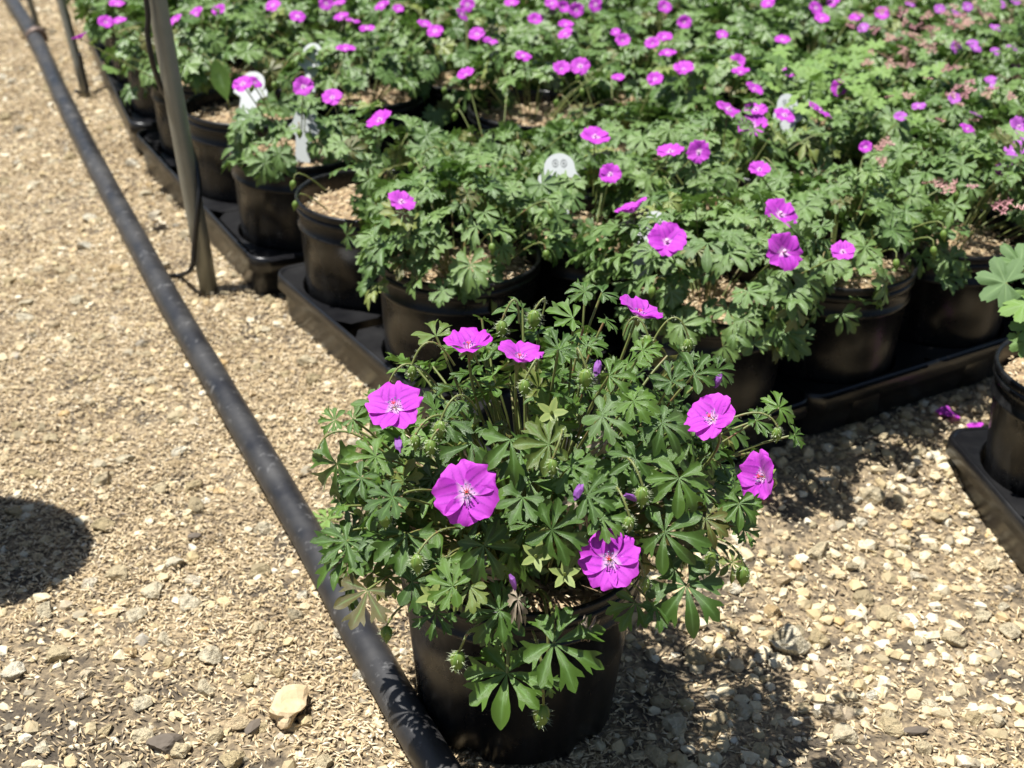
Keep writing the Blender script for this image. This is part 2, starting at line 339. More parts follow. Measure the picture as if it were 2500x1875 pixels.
def put_stone(x, y, r, me, i, parent):
    z = float(gh(np.array(x), np.array(y))); o = link('stone', me, parent)
    o.location = (x, y, z + r * .22); o.rotation_euler = (random.uniform(-.25, .25), random.uniform(-.25, .25), random.uniform(0, 6.28)); o.scale = (r, r, r); return o
taken = []
for i, (px, py, hw) in enumerate(KEYST):
    q = ung(px, py, .004); r = hw * pj(q)[2] / FPX * .95; taken.append((q[0], q[1], r)); put_stone(q[0], q[1], r, rock_me[i % 14], i, ground)
Q = area_points(60000, -1.2, .72, .74, 3.2); Q = Q[vis(Q, 40)]; Q = Q[on_bare(Q[:, 0], Q[:, 1])]; cnt = 0
for q in Q:
    if cnt >= 205: break
    gravelly = q[0] > .08
    if not gravelly and random.random() > .85: continue
    r = random.uniform(.006, .0125) if gravelly else random.uniform(.007, .015)
    if min((math.hypot(q[0] - a, q[1] - b) - c for a, b, c in taken)) < r * 1.1 or math.hypot(q[0] - MAIN[0], q[1] - MAIN[1]) < POT_RB + r: continue
    taken.append((q[0], q[1], r)); put_stone(q[0], q[1], r, rock_me[cnt % 14], cnt, ground); cnt += 1
# the pebbles too many to count
Q = area_points(100000, -1.7, 1.2, .55, 3.6); Q = Q[vis(Q) | (vis(Q, 650) & (rng.random(len(Q)) < .4))]; Q = Q[on_bare(Q[:, 0], Q[:, 1])]
pr = np.where(Q[:, 0] > .06, 1.0, .6) * np.clip(.75 + .4 * soft(Q, 11, 2.2), .25, 1); Q = Q[rng.random(len(Q)) < pr]; n = len(Q)
rr = (rng.gamma(3.0, .00105, n) * np.where(Q[:, 0] > .06, 1.75, 1.3)).clip(.0016, .0105); GV = []; GT = []; GR = []
for i, q in enumerate(Q):
    W = lo[i % 10]; a = random.uniform(0, 6.28); c, s = math.cos(a), math.sin(a); t = random.uniform(-.4, .4); R = np.array([[c, -s * math.cos(t), s * math.sin(t)], [s, c * math.cos(t), -c * math.sin(t)], [0, math.sin(t), math.cos(t)]])
    GV.append((W @ R.T) * rr[i] + [q[0], q[1], float(gh(q[0], q[1])) + rr[i] * .12]); GT.append(I1F + 42 * i)
GR = np.repeat(rng.random(n), len(I1V))
GT = np.concatenate([I1F + len(I1V) * i for i in range(n)])
tag(link('gravel', bulk('gravel', np.concatenate(GV), GT, M['gravel'], {'rnd': GR})), 'small pale limestone gravel scattered over the ground', 'gravel', kind='stuff'); print('gravel', n)

# single stones that stand out
def big_stone(px, py, hw, aspect, seed, mat, label, rot):
    q = ung(px, py, .008); r = hw * pj(q)[2] / FPX; V3, F3 = icos(3); W = rock(V3, seed, .6, .3); W[:, 0] /= max(abs(W[:, 0])); W[:, 1] /= max(abs(W[:, 1])); W[:, 1] *= aspect
    me = mesh('large_stone', W, F3, mat, smooth=False); o = link('large_stone', me); o.scale = (r, r, r); o.location = (q[0], q[1], gh(q[0], q[1]) + r * .3); o.rotation_euler = (0, 0, rot)
    tag(o, label, 'stone', 'large loose stones on the ground')
big_stone(700, 1732, 78, .62, 5, M['stone_brown'], 'tan pointed stone beside the black pipe, largest in the lower left corner', 1.45)
big_stone(400, 1812, 48, .55, 9, M['shard'], 'dark brown stone half sunk in bare soil at lower left', .3)
big_stone(1925, 1555, 52, .8, 12, M['stone'], 'pale mossy stone just right of the plant shadow', .5)
big_stone(2180, 1760, 40, .7, 15, M['stone'], 'flat grey stone beside a wood chip at lower right', 2.5)
def chip(px, py, L, W, rot, mat, label):
    q = ung(px, py, .004); V, F = icos(1); V = V * np.array([L / 2, W / 2, .002]); o = link('wood_chip', mesh('wood_chip', V, F, mat, smooth=False)); o.location = (q[0], q[1], gh(q[0], q[1]) + .005); o.rotation_euler = (.1, .1, rot)
    tag(o, label, 'wood chip', 'dark chips lying on the husks')
chip(2235, 1785, .026, .009, .25, M['shard'], 'dark brown wood chip beside a flat grey stone')
chip(618, 1775, .024, .010, 1.2, M['shard'], 'dark grey chip between the tan pointed stone and pale stones')
chip(475, 1310, .016, .009, .6, M['shard'], 'small dark chip on husks left of the black pipe')

# ------------------------------------------------------------------ pipe and risers
PR = .0150
pp = [(25, 0), (88, 100), (150, 235), (235, 405), (340, 600), (430, 765), (510, 900), (640, 1120), (725, 1265), (800, 1400), (880, 1550), (965, 1700), (1060, 1865)]
path = [ung(x, y, PR) for x, y in pp]; d0 = nz(path[0] - path[1]); d1 = nz(path[-1] - path[-2])
path = [path[0] + d0 * 3.0] + [path[0] + d0 * .6] + path + [path[-1] + d1 * .25, path[-1] + d1 * 1.2]
for q in path: q[2] = PR + max(0.0, float(gh(q[0], q[1]))) + .001
sp = spline(path, 8)
pipe = empty('irrigation_pipe', tuple(path[7] * [1, 1, 0])); tag(pipe, 'thick black plastic irrigation pipe lying along the bed over the gravel', 'pipe')
def local(V, o): return [np.asarray(v) - np.array(o.location) for v in V]
v, f = tube(sp, PR, 28); link('pipe_wall', mesh('pipe_wall', local(v, pipe), f, M['pipe']), pipe)
c0 = ung(90, 93, PR); t = nz(ung(70, 55, PR) - ung(110, 140, PR)); c0[2] = PR + max(0.0, float(gh(c0[0], c0[1]))) + .001
v, f = tube([c0 - t * .011, c0 - t * .010, c0 + t * .010, c0 + t * .011], [.0165, .0205, .0205, .0165], 24); link('clamp', mesh('clamp', local(v, pipe), f, M['clamp']), pipe)

def riser(base, top, rad, tube_path, label):
    e = empty('sprinkler_riser', tuple(base)); P = [base + (top - base) * t for t in np.linspace(0, 1, 6)]
    v, f = tube(P, rad, 18); link('stake', mesh('stake', local(v, e), f, M['conduit']), e)
    if tube_path is not None:
        v, f = tube(spline(tube_path, 7), .0032, 8); link('feed_tube', mesh('feed_tube', local(v, e), f, M['tube']), e)
    tag(e, label, 'sprinkler riser', 'sprinkler risers beside the pipe'); return e
b1 = ung(511, 712); t1 = at_y(383, 0, b1[1] + .01); t1 = b1 + (t1 - b1) * 1.35
yb = b1[1]
tp = [ung(405, 674, .015), ung(440, 672, .008), at_y(468, 655, yb - .012), at_y(474, 600, yb - .013), at_y(482, 520, yb - .013), at_y(486, 450, yb - .004), at_y(470, 370, yb + .012), at_y(432, 280, yb + .014), at_y(392, 210, yb + .004), at_y(372, 150, yb - .008), at_y(360, 80, yb - .008), at_y(357, 0, yb - .008)]
tp.append(tp[-1] + (t1 - b1) * .3)
riser(b1, t1, .0112, tp, 'grey sprinkler riser stake with thin black tube wound round it, near the pipe')
b2 = ung(212, 238); t2 = at_y(165, 60, b2[1] + .02); t2 = b2 + (t2 - b2) * 2.4
riser(b2, t2, .0075, [ung(185, 222, .015), ung(197, 226, .006), at_y(214, 222, b2[1] - .01), at_y(205, 180, b2[1] - .01), at_y(195, 130, b2[1] - .01)], 'grey sprinkler riser stake at upper left behind the pipe, flowers beside it')
b3 = ung(96, 78); t3 = at_y(72, 0, b3[1]); t3 = b3 + (t3 - b3) * 2.0
riser(b3, t3, .006, None, 'thin far riser stake beside the pipe clamp in top left corner')

# unseen pot shape, added outside the frame to cast the round shadow at left
def pot_mesh(R, H, RB, notch=True, n=64, name='pot'):
    b = lambda z: RB + (R * .945 - RB) * z / (H * .80)
    prof = [(0, .006), (RB * .55, .006), (RB * .8, .002), (RB * .97, 0), (RB, .003), (b(H * .25), H * .25), (b(H * .5), H * .5), (b(H * .775), H * .775), (b(H * .782) + .0026, H * .783), (b(H * .80) + .0026, H * .803), (b(H * .81) + .0004, H * .812),
            (R * .958, H * .88), (R * .962, H * .897), (R * .986, H * .902), (R * .994, H * .912), (R * .994, H * .930), (R * .986, H * .938), (R * .968, H * .942), (R * .968, H * .950), (R * .992, H * .953), (R, H * .962), (R, H * .990), (R * .992, H), (R * .960, H), (R * .948, H * .985), (R * .94, H * .93), (R * .925, H * .80), (R * .90, H * .6)]
    def fn(p, th):
        r, z = math.hypot(p[0], p[1]), p[2]
        if notch and z < .004 and r > RB * .9:
            q = (th / (2 * math.pi) * 5 + .12) % 1
            if abs(q - .5) < .09: z += .007; r *= .985
        if .01 < z < H * .78: r *= 1 + .007 * abs(math.sin(th * 15)) - .005
        return [r * math.cos(th), r * math.sin(th), z]
    v, f = lathe(prof, n, fn); return mesh(name, v, f, M['pot'])
q = un(-20, 1350, 0); h = .42; L = h / math.tan(SUN_EL)
tp_ = empty('shadow_caster_pot', (q[0] - L * math.cos(SUN_AZ_BEHIND), q[1] + L * math.sin(SUN_AZ_BEHIND), 0)); link('pot', pot_mesh(POT_R * 1.05, h, POT_RB, False), tp_)
tag(tp_, 'unseen pot shape just outside the left edge, added to cast the round shadow', 'pot')

# ------------------------------------------------------------------ trays
def tray(cells, label, origin, rz, z=None):
    U = np.array([math.cos(rz), math.sin(rz), 0]); Vv = np.array([-math.sin(rz), math.cos(rz), 0])
    e = empty('carry_tray', (origin[0], origin[1], BED_Z if z is None else z), rz); n = 32; V = []; F = []; HR = .0800; hx, hy = SU / 2 - .0006, SV * .46 if False else .0885
    loc = [(c @ U, c @ Vv) for c in (g - origin for g in cells)]
    for (cx, cy) in loc:
        o = len(V); hx_ = SU / 2; hy_ = SV * .455
        for k_ in range(n):
            th = 2 * math.pi * (k_ + .5) / n; c, s = math.cos(th), math.sin(th); m = 1 / max(abs(c) / hx_, abs(s) / hy_)
            V += [(cx + c * m, cy + s * m, TRAY_Z), (cx + c * HR, cy + s * HR, TRAY_Z), (cx + c * (HR - .0015), cy + s * (HR - .0015), TRAY_Z - .003)]
        for k_ in range(n):
            a = o + 3 * k_; b = o + 3 * ((k_ + 1) % n); F += [(a, b, b + 1, a + 1), (a + 1, b + 1, b + 2, a + 2)]
    link('deck', mesh('deck', V, F, M['tray'], smooth=False), e)
    xs = [a for a, b in loc]; ys = [b for a, b in loc]; x0, x1, y0, y1 = min(xs) - SU / 2, max(xs) + SU / 2, min(ys) - SV * .41, max(ys) + SV * .43; r = .022; P = []
    for (cx, cy, a0) in ((x1 - r, y1 - r, 0), (x0 + r, y1 - r, 90), (x0 + r, y0 + r, 180), (x1 - r, y0 + r, 270)):
        for k_ in range(7): a = math.radians(a0 + 15 * k_); P.append((cx + r * math.cos(a), cy + r * math.sin(a)))
    cxm, cym = (x0 + x1) / 2, (y0 + y1) / 2; V = []; F = []; m = len(P)
    for (gr, z) in ((-.002, TRAY_Z - .0012), (.0, TRAY_Z + .0022), (.0035, TRAY_Z + .002), (.005, TRAY_Z - .002), (.006, TRAY_Z - .016), (.002, TRAY_Z - .0165), (-.004, TRAY_Z - .016), (-.007, .012), (-.009, .002)):
        for (x, y) in P: d = nz((x - cxm, y - cym)); V.append((x + gr * d[0], y + gr * d[1], z))
    for k_ in range(8):
        for j in range(m): F.append((k_ * m + j, k_ * m + (j + 1) % m, (k_ + 1) * m + (j + 1) % m, (k_ + 1) * m + j))
    link('skirt', mesh('skirt', V, F, M['tray']), e)
    v, f = lathe([(HR - .0015, TRAY_Z - .003), (HR - .003, .03), (HR - .004, .004), (HR - .012, .002), (0, .002)], 32); me = mesh('socket', v, f, M['tray'])
    for (cx, cy) in loc: o = link('socket', me, e); o.location = (cx, cy, 0)
    tag(e, label, 'tray', 'carry trays holding the potted plants'); return e
NI, NJ = 8, 12
words_ = ['first', 'second', 'third', 'fourth', 'fifth', 'sixth', 'seventh', 'eighth', 'ninth', 'tenth', 'eleventh', 'twelfth']
def seen(i, j):
    P = gpos(i, j); return any(in_view(P + [0, 0, z], 140) for z in (.0, .18, .28)) 
for a in range(4):
    for b in range(4):
        cells = [(2 * a + i, 3 * b + j) for i in range(2) for j in range(3)]
        if not any(seen(i, j) for i, j in cells): continue
        g = [gpos(i, j) for i, j in cells]; c = sum(g) / 6
        lab = ('black plastic carry tray at the front left corner of the bed, one socket empty' if (a, b) == (0, 0) else
               'black plastic carry tray, %s along the left edge of the bed from the front' % words_[b] if a == 0 else
               'black plastic carry tray, %s from the left along the front edge of the bed' % words_[a] if b == 0 else
               'black plastic carry tray under the foliage, %s row back, %s from left' % (words_[b], words_[a]))
        tray(g, lab, c, YAW - (math.atan((skew(JPOS[3 * b + 2]) - skew(JPOS[3 * b])) / (JPOS[3 * b + 2] - JPOS[3 * b]) * SU / SV) if b else 0))

# ------------------------------------------------------------------ leaf, petal, flower, bud shapes (unit size)
def lobe_pts(wid, teeth):
    mids = [.10, .27, .46, .63, .79, 1.0]
    if teeth: outs = [(.27, .056), (.46, .082), (.62, .138), (.75, .205), (.875, .222), (.765, .098), (.88, .098), (.97, .035)]
    else: outs = [(.27, .056), (.46, .09), (.60, .122), (.70, .132), (.78, .125), (.84, .110), (.91, .075), (.975, .03)]
    return mids, [(a, b * wid) for a, b in outs]
def leaf_shape(seed, nl=7, spread=128, simple=False, wide=1.0):
    r = np.random.default_rng(seed); V = [(0, 0, 0)]; F = []; vein = [1.0]
    droop = r.uniform(.05, .55); cupf = r.uniform(.15, .75); tw = r.uniform(-.25, .25)
    for li in range(nl):
        q = (li / (nl - 1)) * 2 - 1; ang = math.radians(90 - q * spread + r.uniform(-6, 6)); ln = (1 - .33 * abs(q) ** 1.6) * r.uniform(.9, 1.05); wid = r.uniform(.95, 1.35) * wide
        mids, outs = lobe_pts(wid, r.random() < .75); ld = droop + r.uniform(-.12, .15); c, s = math.cos(ang), math.sin(ang); bend = r.uniform(-.12, .12)
        def pt(t, w, sgn=1):
            a = t * ln; b = w * sgn * (1 if not simple else 1.1) + bend * t * t
            z = -ld * a * a + cupf * abs(w) + .12 * a + tw * q * a * .5 + .02 * math.sin(9 * a + li)
            return (c * a - s * b, s * a + c * b, z)
        if simple:
            o = len(V); V += [pt(.25, .085, 1), pt(.8, .24, 1), pt(.78, .08, 1), pt(1, 0), pt(.78, .08, -1), pt(.8, .24, -1), pt(.25, .085, -1), pt(.6, 0)]; vein += [0, 0, 0, .3, 0, 0, 0, 1]
            F += [(0, o, o + 7), (o, o + 1, o + 2, o + 7), (o + 7, o + 2, o + 3), (o + 7, o + 3, o + 4), (o + 7, o + 4, o + 5, o + 6), (0, o + 7, o + 6)]; continue
        o = len(V); V += [pt(t, 0) for t in mids]; vein += [1, 1, 1, 1, .95, .6]
        for sgn in (1, -1):
            b = len(V); V += [pt(t, w, sgn) for t, w in outs]; vein += [0, 0, 0, 0, .25, 0, 0, 0]
            q4 = [(0, o, b), (o, o + 1, b), (o + 1, o + 2, b + 1, b), (o + 2, o + 3, b + 2, b + 1), (b + 2, b + 5, b + 4, b + 3), (o + 3, o + 4, b + 5, b + 2), (o + 4, b + 6, b + 5), (o + 4, o + 5, b + 7, b + 6)]
            F += [tuple(reversed(x)) for x in q4] if sgn < 0 else q4
            F[-8] = (0, o, b) if sgn > 0 else (0, b, o)
    V = np.array(V); 
    nrm = np.zeros(3)
    F2 = []
    for f in F:                              # consistent upward winding
        a, b, c = V[f[0]], V[f[1]], V[f[2]]; F2.append(f if np.cross(b - a, c - a)[2] > 0 else tuple(reversed(f)))
    return V, F2, np.array(vein)
LEAF = [leaf_shape(s, 7 if s % 3 else 5, 132 if s % 3 else 98) for s in range(26)]
leaf_me = [mesh('leaf', v, f, M['leaf'], {'vein': a}) for v, f, a in LEAF]
leaf_bed = [mesh('leaf', v, f, M['leaf_bed'], {'vein': a}) for v, f, a in [leaf_shape(60 + s, 7 if s % 4 else 5, 130 if s % 4 else 98, False, 1.18) for s in range(18)]]
dry_me = mesh('leaf', LEAF[4][0] * [.55, 1, 2.2], LEAF[4][1], M['dry'], {'vein': LEAF[4][2]})
SIMPLE = [leaf_shape(40 + s, 7, 125, True) for s in range(8)]; SIMPLE = [(v, tris(f), a) for v, f, a in SIMPLE]
def broad_leaf(seed):
    r = np.random.default_rng(seed); V = [(0, 0, 0)]; F = []; vein = [1.0]; n = 61; rad = []
    for k_ in range(n):
        th = math.radians(-150 + 300 * k_ / (n - 1)); lob = abs(math.cos(th * 7 / 2 / 1.02)) ; rad.append(.40 + .50 * lob ** .6 + .10 * abs(math.sin(th * 15)))
    for ring in (.33, .66, 1.0):
        for k_ in range(n):
            th = math.radians(-150 + 300 * k_ / (n - 1)); lob = abs(math.cos(th * 7 / 2 / 1.02)); q = rad[k_] * ring if ring > .5 else .33
            V.append((q * math.sin(th), q * math.cos(th), .1 * q - .22 * q * q + .10 * lob * q + .03 * math.sin(5 * th + seed))); vein.append(lob ** 6 * (1.1 - .3 * ring))
    for k_ in range(n - 1):
        F.append((0, 1 + k_ + 1, 1 + k_))
        for a in (0, 1): b = 1 + a * n + k_; F.append((b, b + 1, b + n + 1, b + n))
    return V, F, np.clip(vein, 0, 1)
broad_me = []; broad_dark = []
for s in range(4):
    v, f, a = broad_leaf(s); broad_me.append(mesh('leaf', v, f, M['leaf_pale'], {'vein': a})); broad_dark.append(mesh('leaf', v, f, M['leaf_mid'], {'vein': a}))

def petal_shape(seed, cup):
    r = np.random.default_rng(seed); nu, nv = 10, 9; V = []; pu = []; pv = []; ph = r.uniform(0, 6)
    notch = r.uniform(.05, .16); wv = r.uniform(.44, .54)
    for i in range(nu):
        u = i / (nu - 1)
        for j in range(nv):
            v = j / (nv - 1) * 2 - 1; w = wv * (math.sin(min(1, u * 1.05) ** .72 * math.pi * .60) ** 1.0) * (1 if u < .8 else 1 - .25 * ((u - .8) / .2) ** 2) + .03
            ln = u * (1 - notch * math.exp(-(v / .28) ** 2) * u ** 6 - .20 * abs(v) ** 3 * u ** 2 + .03 * math.sin(v * 7 + ph) * u ** 5)
            a = ln; cu = cup * (1 - .35 * a)
            z = a * math.sin(cu) + .10 * (v * w * 2) ** 2 + .045 * math.sin(v * 6 + ph) * u ** 2.5 - .08 * u ** 4
            V.append((v * w, a * math.cos(cu), z)); pu.append(u); pv.append(v * (.35 + .65 * min(1, u * 1.4)))
    F = [(i * nv + j, i * nv + j + 1, (i + 1) * nv + j + 1, (i + 1) * nv + j) for i in range(nu - 1) for j in range(nv - 1)]
    return V, F, pu, pv
def stamens(seed, cup):
    r = np.random.default_rng(seed); parts = []; mi = []
    for k_ in range(10):
        a = 2 * math.pi * k_ / 10 + r.uniform(-.15, .15); t = np.array([math.cos(a) * r.uniform(.13, .24), math.sin(a) * r.uniform(.13, .24), r.uniform(.24, .36)])
        v, f = tube([np.array([math.cos(a) * .04, math.sin(a) * .04, .0]), t * [.75, .75, .6], t], .011, 5); parts.append((v, f)); mi += [0] * len(f)
        V0, F0 = icos(1); d = V0 * np.array([.034, .026, .020]) + t; parts.append((list(d), [tuple(x) for x in F0])); mi += [1] * len(F0)
    for k_ in range(5):
        a = 2 * math.pi * k_ / 5; v, f = tube([np.array([0, 0, .0]), np.array([0, 0, .24]), np.array([math.cos(a) * .07, math.sin(a) * .07, .34])], .014, 5); parts.append((v, f)); mi += [2] * len(f)
    return join(parts), mi
def calyx(n=5, L=.42, tilt=-.25, w=.11, z0=-.03):
    V = []; F = []; vein = []
    for k_ in range(n):
        a = 2 * math.pi * (k_ + .5) / n; c, s = math.cos(a), math.sin(a); o = len(V)
        for (t, ww) in ((0, .05), (.35, w), (.7, w * .8), (1, .015)):
            for q in (-1, 0, 1): x, y, z = t * L, q * ww, z0 + math.sin(tilt) * t * L + .05 * abs(q) * ww - .05 * t * t; V.append((c * x - s * y, s * x + c * y, z)); vein.append(1 if q == 0 else 0)
        for i in range(3):
            for j in range(2): b = o + i * 3 + j; F.append((b, b + 1, b + 4, b + 3))
    return V, F, vein
def rotz(V, a): c, s = math.cos(a), math.sin(a); return [(c * x - s * y, s * x + c * y, z) for x, y, z in V]
cal_v, cal_f, cal_a = calyx()
calyx_me = mesh('flower', *(lambda s: (s[0], s[1]))(join([(cal_v, cal_f), lathe([(0, -.10), (.05, -.08), (.075, -.02), (.05, .03), (0, .06)], 10)])), M['bud'])
stam = []
for s in range(2):
    (v, f), mi = stamens(s, .3); stam.append(mesh('stamens', v, f, None, None, True, [M['filament'], M['anther'], M['pistil']], mi))
def whole_flower(seed, cup, pm, n_pet=5):
    V = []; F = []; pu = []; pv = []; mi = []
    for k_ in range(n_pet):
        v, f, a, b = petal_shape(seed * 10 + k_, cup + random.uniform(-.12, .12)); v = rotz(v, 2 * math.pi * k_ / 5 + random.uniform(-.1, .1)); v = [(x, y, z + .012 * (k_ % 2)) for x, y, z in v]
        o = len(V); V += v; F += [tuple(i + o for i in g) for g in f]; pu += a; pv += b; mi += [0] * len(f)
    o = len(V); V += cal_v; F += [tuple(i + o for i in g) for g in cal_f]; pu += [1] * len(cal_v); pv += [0] * len(cal_v); mi += [1] * len(cal_f)
    v, f = lathe([(.03, 0), (.09, .18), (.10, .24), (0, .28)], 8); o = len(V); V += v; F += [tuple(i + o for i in g) for g in f]; pu += [1] * len(v); pv += [0] * len(v); mi += [2] * len(f)
    return mesh('flower', V, F, None, {'pu': pu, 'pv': pv}, True, [pm, M['bud'], M['filament']], mi)
wf = [whole_flower(50 + s, (.2, .45, .7, .35)[s % 4], M['petal']) for s in range(8)]
wfp = [whole_flower(90 + s, (.2, .6)[s % 2], M['petal_pale'], 5) for s in range(3)]
def bud_shape(seed, hairs=70):
    prof = [(0.02, 0), (.16, .06), (.27, .22), (.32, .42), (.29, .62), (.20, .80), (.10, .93), (.055, 1.05), (.0, 1.14)]; n = 20
    v, f = lathe(prof, n, lambda p, th: [p[0] * (1 + .10 * math.cos(5 * th)), p[1] * (1 + .10 * math.cos(5 * th)), p[2]]); vein = [abs(math.cos(2.5 * 2 * math.pi * (i % n) / n)) ** 3 for i in range(len(v))]
    mi = [0] * len(f); r = np.random.default_rng(seed)
    for _ in range(hairs):
        h = r.uniform(.02, .95); a = r.uniform(0, 6.28); k_ = np.interp(h, [q[1] for q in prof], [q[0] for q in prof]); b = np.array([k_ * math.cos(a), k_ * math.sin(a), h]); d = nz([math.cos(a), math.sin(a), r.uniform(-.3, .3)]); s = np.array([-math.sin(a), math.cos(a), 0]) * .013
        o = len(v); v += [b - s, b + s, b + d * r.uniform(.15, .3)]; f += [(o, o + 1, o + 2)]; vein += [0, 0, 0]; mi += [1]
    return mesh('bud', v, f, None, {'vein': vein}, True, [M['bud'], M['hair']], mi)
bud_me = [bud_shape(s) for s in range(3)]; bud_lo = bud_shape(9, 0)
cv, cf, ca = calyx(5, 1.0, .25, .24, 0); cv2, cf2 = join([(cv, cf), lathe([(.0, 0), (.12, .05), (.10, .2), (.03, .55), (0, .6)], 8)]); spent_me = mesh('spent_calyx', cv2, cf2, M['sepal'], {'vein': list(ca) + [.5] * (len(cv2) - len(cv))})
def crumple(seed):
    r = np.random.default_rng(seed); V, F = icos(2); V = V * (1 + .45 * np.sin(V @ r.normal(size=(3, 3)) * 4).prod(1))[:, None] * np.array([.5, .35, 1]); return mesh('wilted_flower', V, F, M['wilted'], smooth=False)
wilt_me = [crumple(s) for s in range(2)]

# ------------------------------------------------------------------ pot, soil, mulch
pot_me = pot_mesh(POT_R, POT_H, POT_RB); SOIL_Z = POT_H * .87
BED_H = .262 * S - BED_Z - .006; pot_bed = pot_mesh(POT_R, BED_H, POT_RB * 1.02); DROP = POT_H - BED_H
v, f = lathe([(0, SOIL_Z + .004), (POT_R * .3, SOIL_Z + .003), (POT_R * .6, SOIL_Z + .001), (POT_R * .90, SOIL_Z - .002), (POT_R * .925, SOIL_Z - .012)], 36, lambda p, th: [p[0], p[1], p[2] + .002 * math.sin(5 * th + 60 * p[0])]); soil_me = mesh('soil', v, f, M['soil'])
n = 700; a = rng.uniform(0, 6.28, n); rr_ = POT_R * .9 * np.sqrt(rng.random(n)); Pm = np.stack([rr_ * np.cos(a), rr_ * np.sin(a), np.full(n, SOIL_Z + .003)], -1)
HV, HT = husk_geometry(Pm, rng.normal(.0074, .001, n), rng.normal(.0021, .0004, n), rng.uniform(0, 6.28, n), rng.normal(0, .2, n), rng.normal(0, .6, n), np.abs(rng.normal(.001, .0012, n)))
mulch_me = bulk('husk_mulch', HV, HT, M['husk'], {'rnd': np.repeat(rng.beta(2.2, 1.7, n), 5)})
SUNV = -np.array(sdir)
def new_pot(loc, rz, label, cat='potted plant', name='potted_geranium', group=None, bed=False):
    e = empty(name, tuple(loc), rz); p_ = link('pot', pot_bed if bed else pot_me, e); p_.location.z = DROP if bed else 0; link('soil', soil_me, e); m = link('husk_mulch', mulch_me, e); m['kind'] = 'stuff'
    return tag(e, label, cat, group)
def mat4(A, s): return Matrix([[A[i][j] * (s if j < 3 else 1) for j in range(4)] for i in range(4)])

# ------------------------------------------------------------------ plants of the bed
stem_proto = {}
def dome_points(r, n, rx, rz, z0, zlow=-.12):
    out = []
    while len(out) < n:
        d = nz(r.normal(size=3)); 
        if d[2] < zlow: continue
        s = r.uniform(.5, 1.0) ** .6; wob = 1 + .14 * math.sin(3 * math.atan2(d[1], d[0]) + n) ; out.append((d, np.array([d[0] * rx * s * wob, d[1] * rx * s * wob, z0 + d[2] * rz * s * (1 + .12 * math.sin(5 * d[0] + 3 * d[1]))]), s))
    return out
def leaf_frame(r, d, P, up_w=.55, jit=.35, front_w=0.0):
    n_ = nz(d * np.array([1, 1, .8]) * .6 - fw * front_w + np.array([0, 0, up_w]) + SUNV * .12 + r.normal(size=3) * jit); y = np.array([d[0], d[1], -.35]) + r.normal(size=3) * .45
    return frame(P, y, n_)
def bed_plant(e, seed, nleaf=105, rx=.105, rz=.085, individual=True, size=(.0158, .0258), drop=None):
    r = np.random.default_rng(seed); z0 = POT_H + .012; SVs = []
    pts = dome_points(r, nleaf, rx, rz, z0, -.34); J = []; JT = []; JA = []; JR = []; off = 0
    for k_, (d, P, s) in enumerate(pts):
        if drop is not None and drop(P): continue
        sz = r.uniform(*size) * (1.12 - .25 * (d[2] > .8)); A = leaf_frame(r, d, P)
        if individual: link('leaf', leaf_bed[r.integers(len(leaf_bed))], e, mat4(A, sz))
        else:
            v, t, a = SIMPLE[r.integers(len(SIMPLE))]; J.append((v * sz) @ A[:3, :3].T + P); JT.append(t + off); JA.append(a); JR.append(np.full(len(v), r.random())); off += len(v)
        if k_ % 5 == 0:
            b = np.array([P[0] * .25, P[1] * .25, SOIL_Z]); v, f = tube(bez(b, b * .4 + P * .6 + [0, 0, .02], P, 5), .0008, 4, False); SVs.append((v, f))
    for _ in range(6):                       # hanging buds
        a = r.uniform(0, 6.28); P = np.array([rx * .95 * math.cos(a), rx * .95 * math.sin(a), z0 + r.uniform(0, .06)]); link('bud', bud_lo, e, mat4(frame(P, [1, 0, .1], [.3 * math.cos(a), .3 * math.sin(a), -1]), .0105))
        v, f = tube(bez(P * [.6, .6, 1] - [0, 0, .02], P + [0, 0, .02], P, 6), .0008, 4, False); SVs.append((v, f))
    if not individual:
        o = link('foliage', bulk('foliage', np.concatenate(J), np.concatenate(JT), M['foliage'], {'vein': np.concatenate(JA), 'rnd': np.concatenate(JR)}, True), e); o['kind'] = 'stuff'
    v, f = join(SVs); o = link('stems', mesh('stems', v, f, M['stem']), e); o['kind'] = 'stuff'
# flowers of the bed where the photograph shows them (2212-wide view), size factor
BF = [(175, 84), (228, 50), (257, 48), (252, 10), (425, 30), (475, 25), (380, 45), (642, 36), (525, 182), (655, 188), (718, 212), (822, 262, 1.1), (866, 438, 1.0), (748, 108, 1.1), (738, 38), (762, 46), (793, 62), (705, 8), (735, 12), (825, 12), (917, 55), (940, 68), (997, 32), (1030, 75), (1058, 95), (1155, 45), (1008, 165), (1130, 122), (1105, 8), (1222, 55), (1222, 75), (1213, 152), (1253, 143), (1215, 18), (1245, 22), (1287, 10), (1192, 8), (1435, 16), (1478, 50), (1410, 97), (1436, 82), (1442, 115), (1345, 90), (1335, 172, .7), (1415, 172, .8), (1477, 153, 1.1), (1592, 138), (1600, 160), (1690, 88), (1710, 157), (1762, 18), (1775, 42), (1800, 6), (1660, 8), (1850, 42), (1905, 30), (1573, 238, 1.1), (1632, 237), (1625, 272, 1.2), (1694, 250, .9), (1768, 243, 1.15), (1628, 195), (1812, 190, .8), (1285, 298, 1.1), (1448, 330, 1.05), (1510, 328, .9), (1640, 368, .8), (1318, 377, .8), (1368, 460, 1.3), (1440, 525, 1.35), (1683, 465, 1.25), (1690, 545, 1.3), (1820, 545, .8), (1870, 318, .5), (550, 180, .7), (590, 12), (860, 20, .7), (1560, 75, .7), (2090, 280, .7), (1010, 10), (1330, 70, .6)]
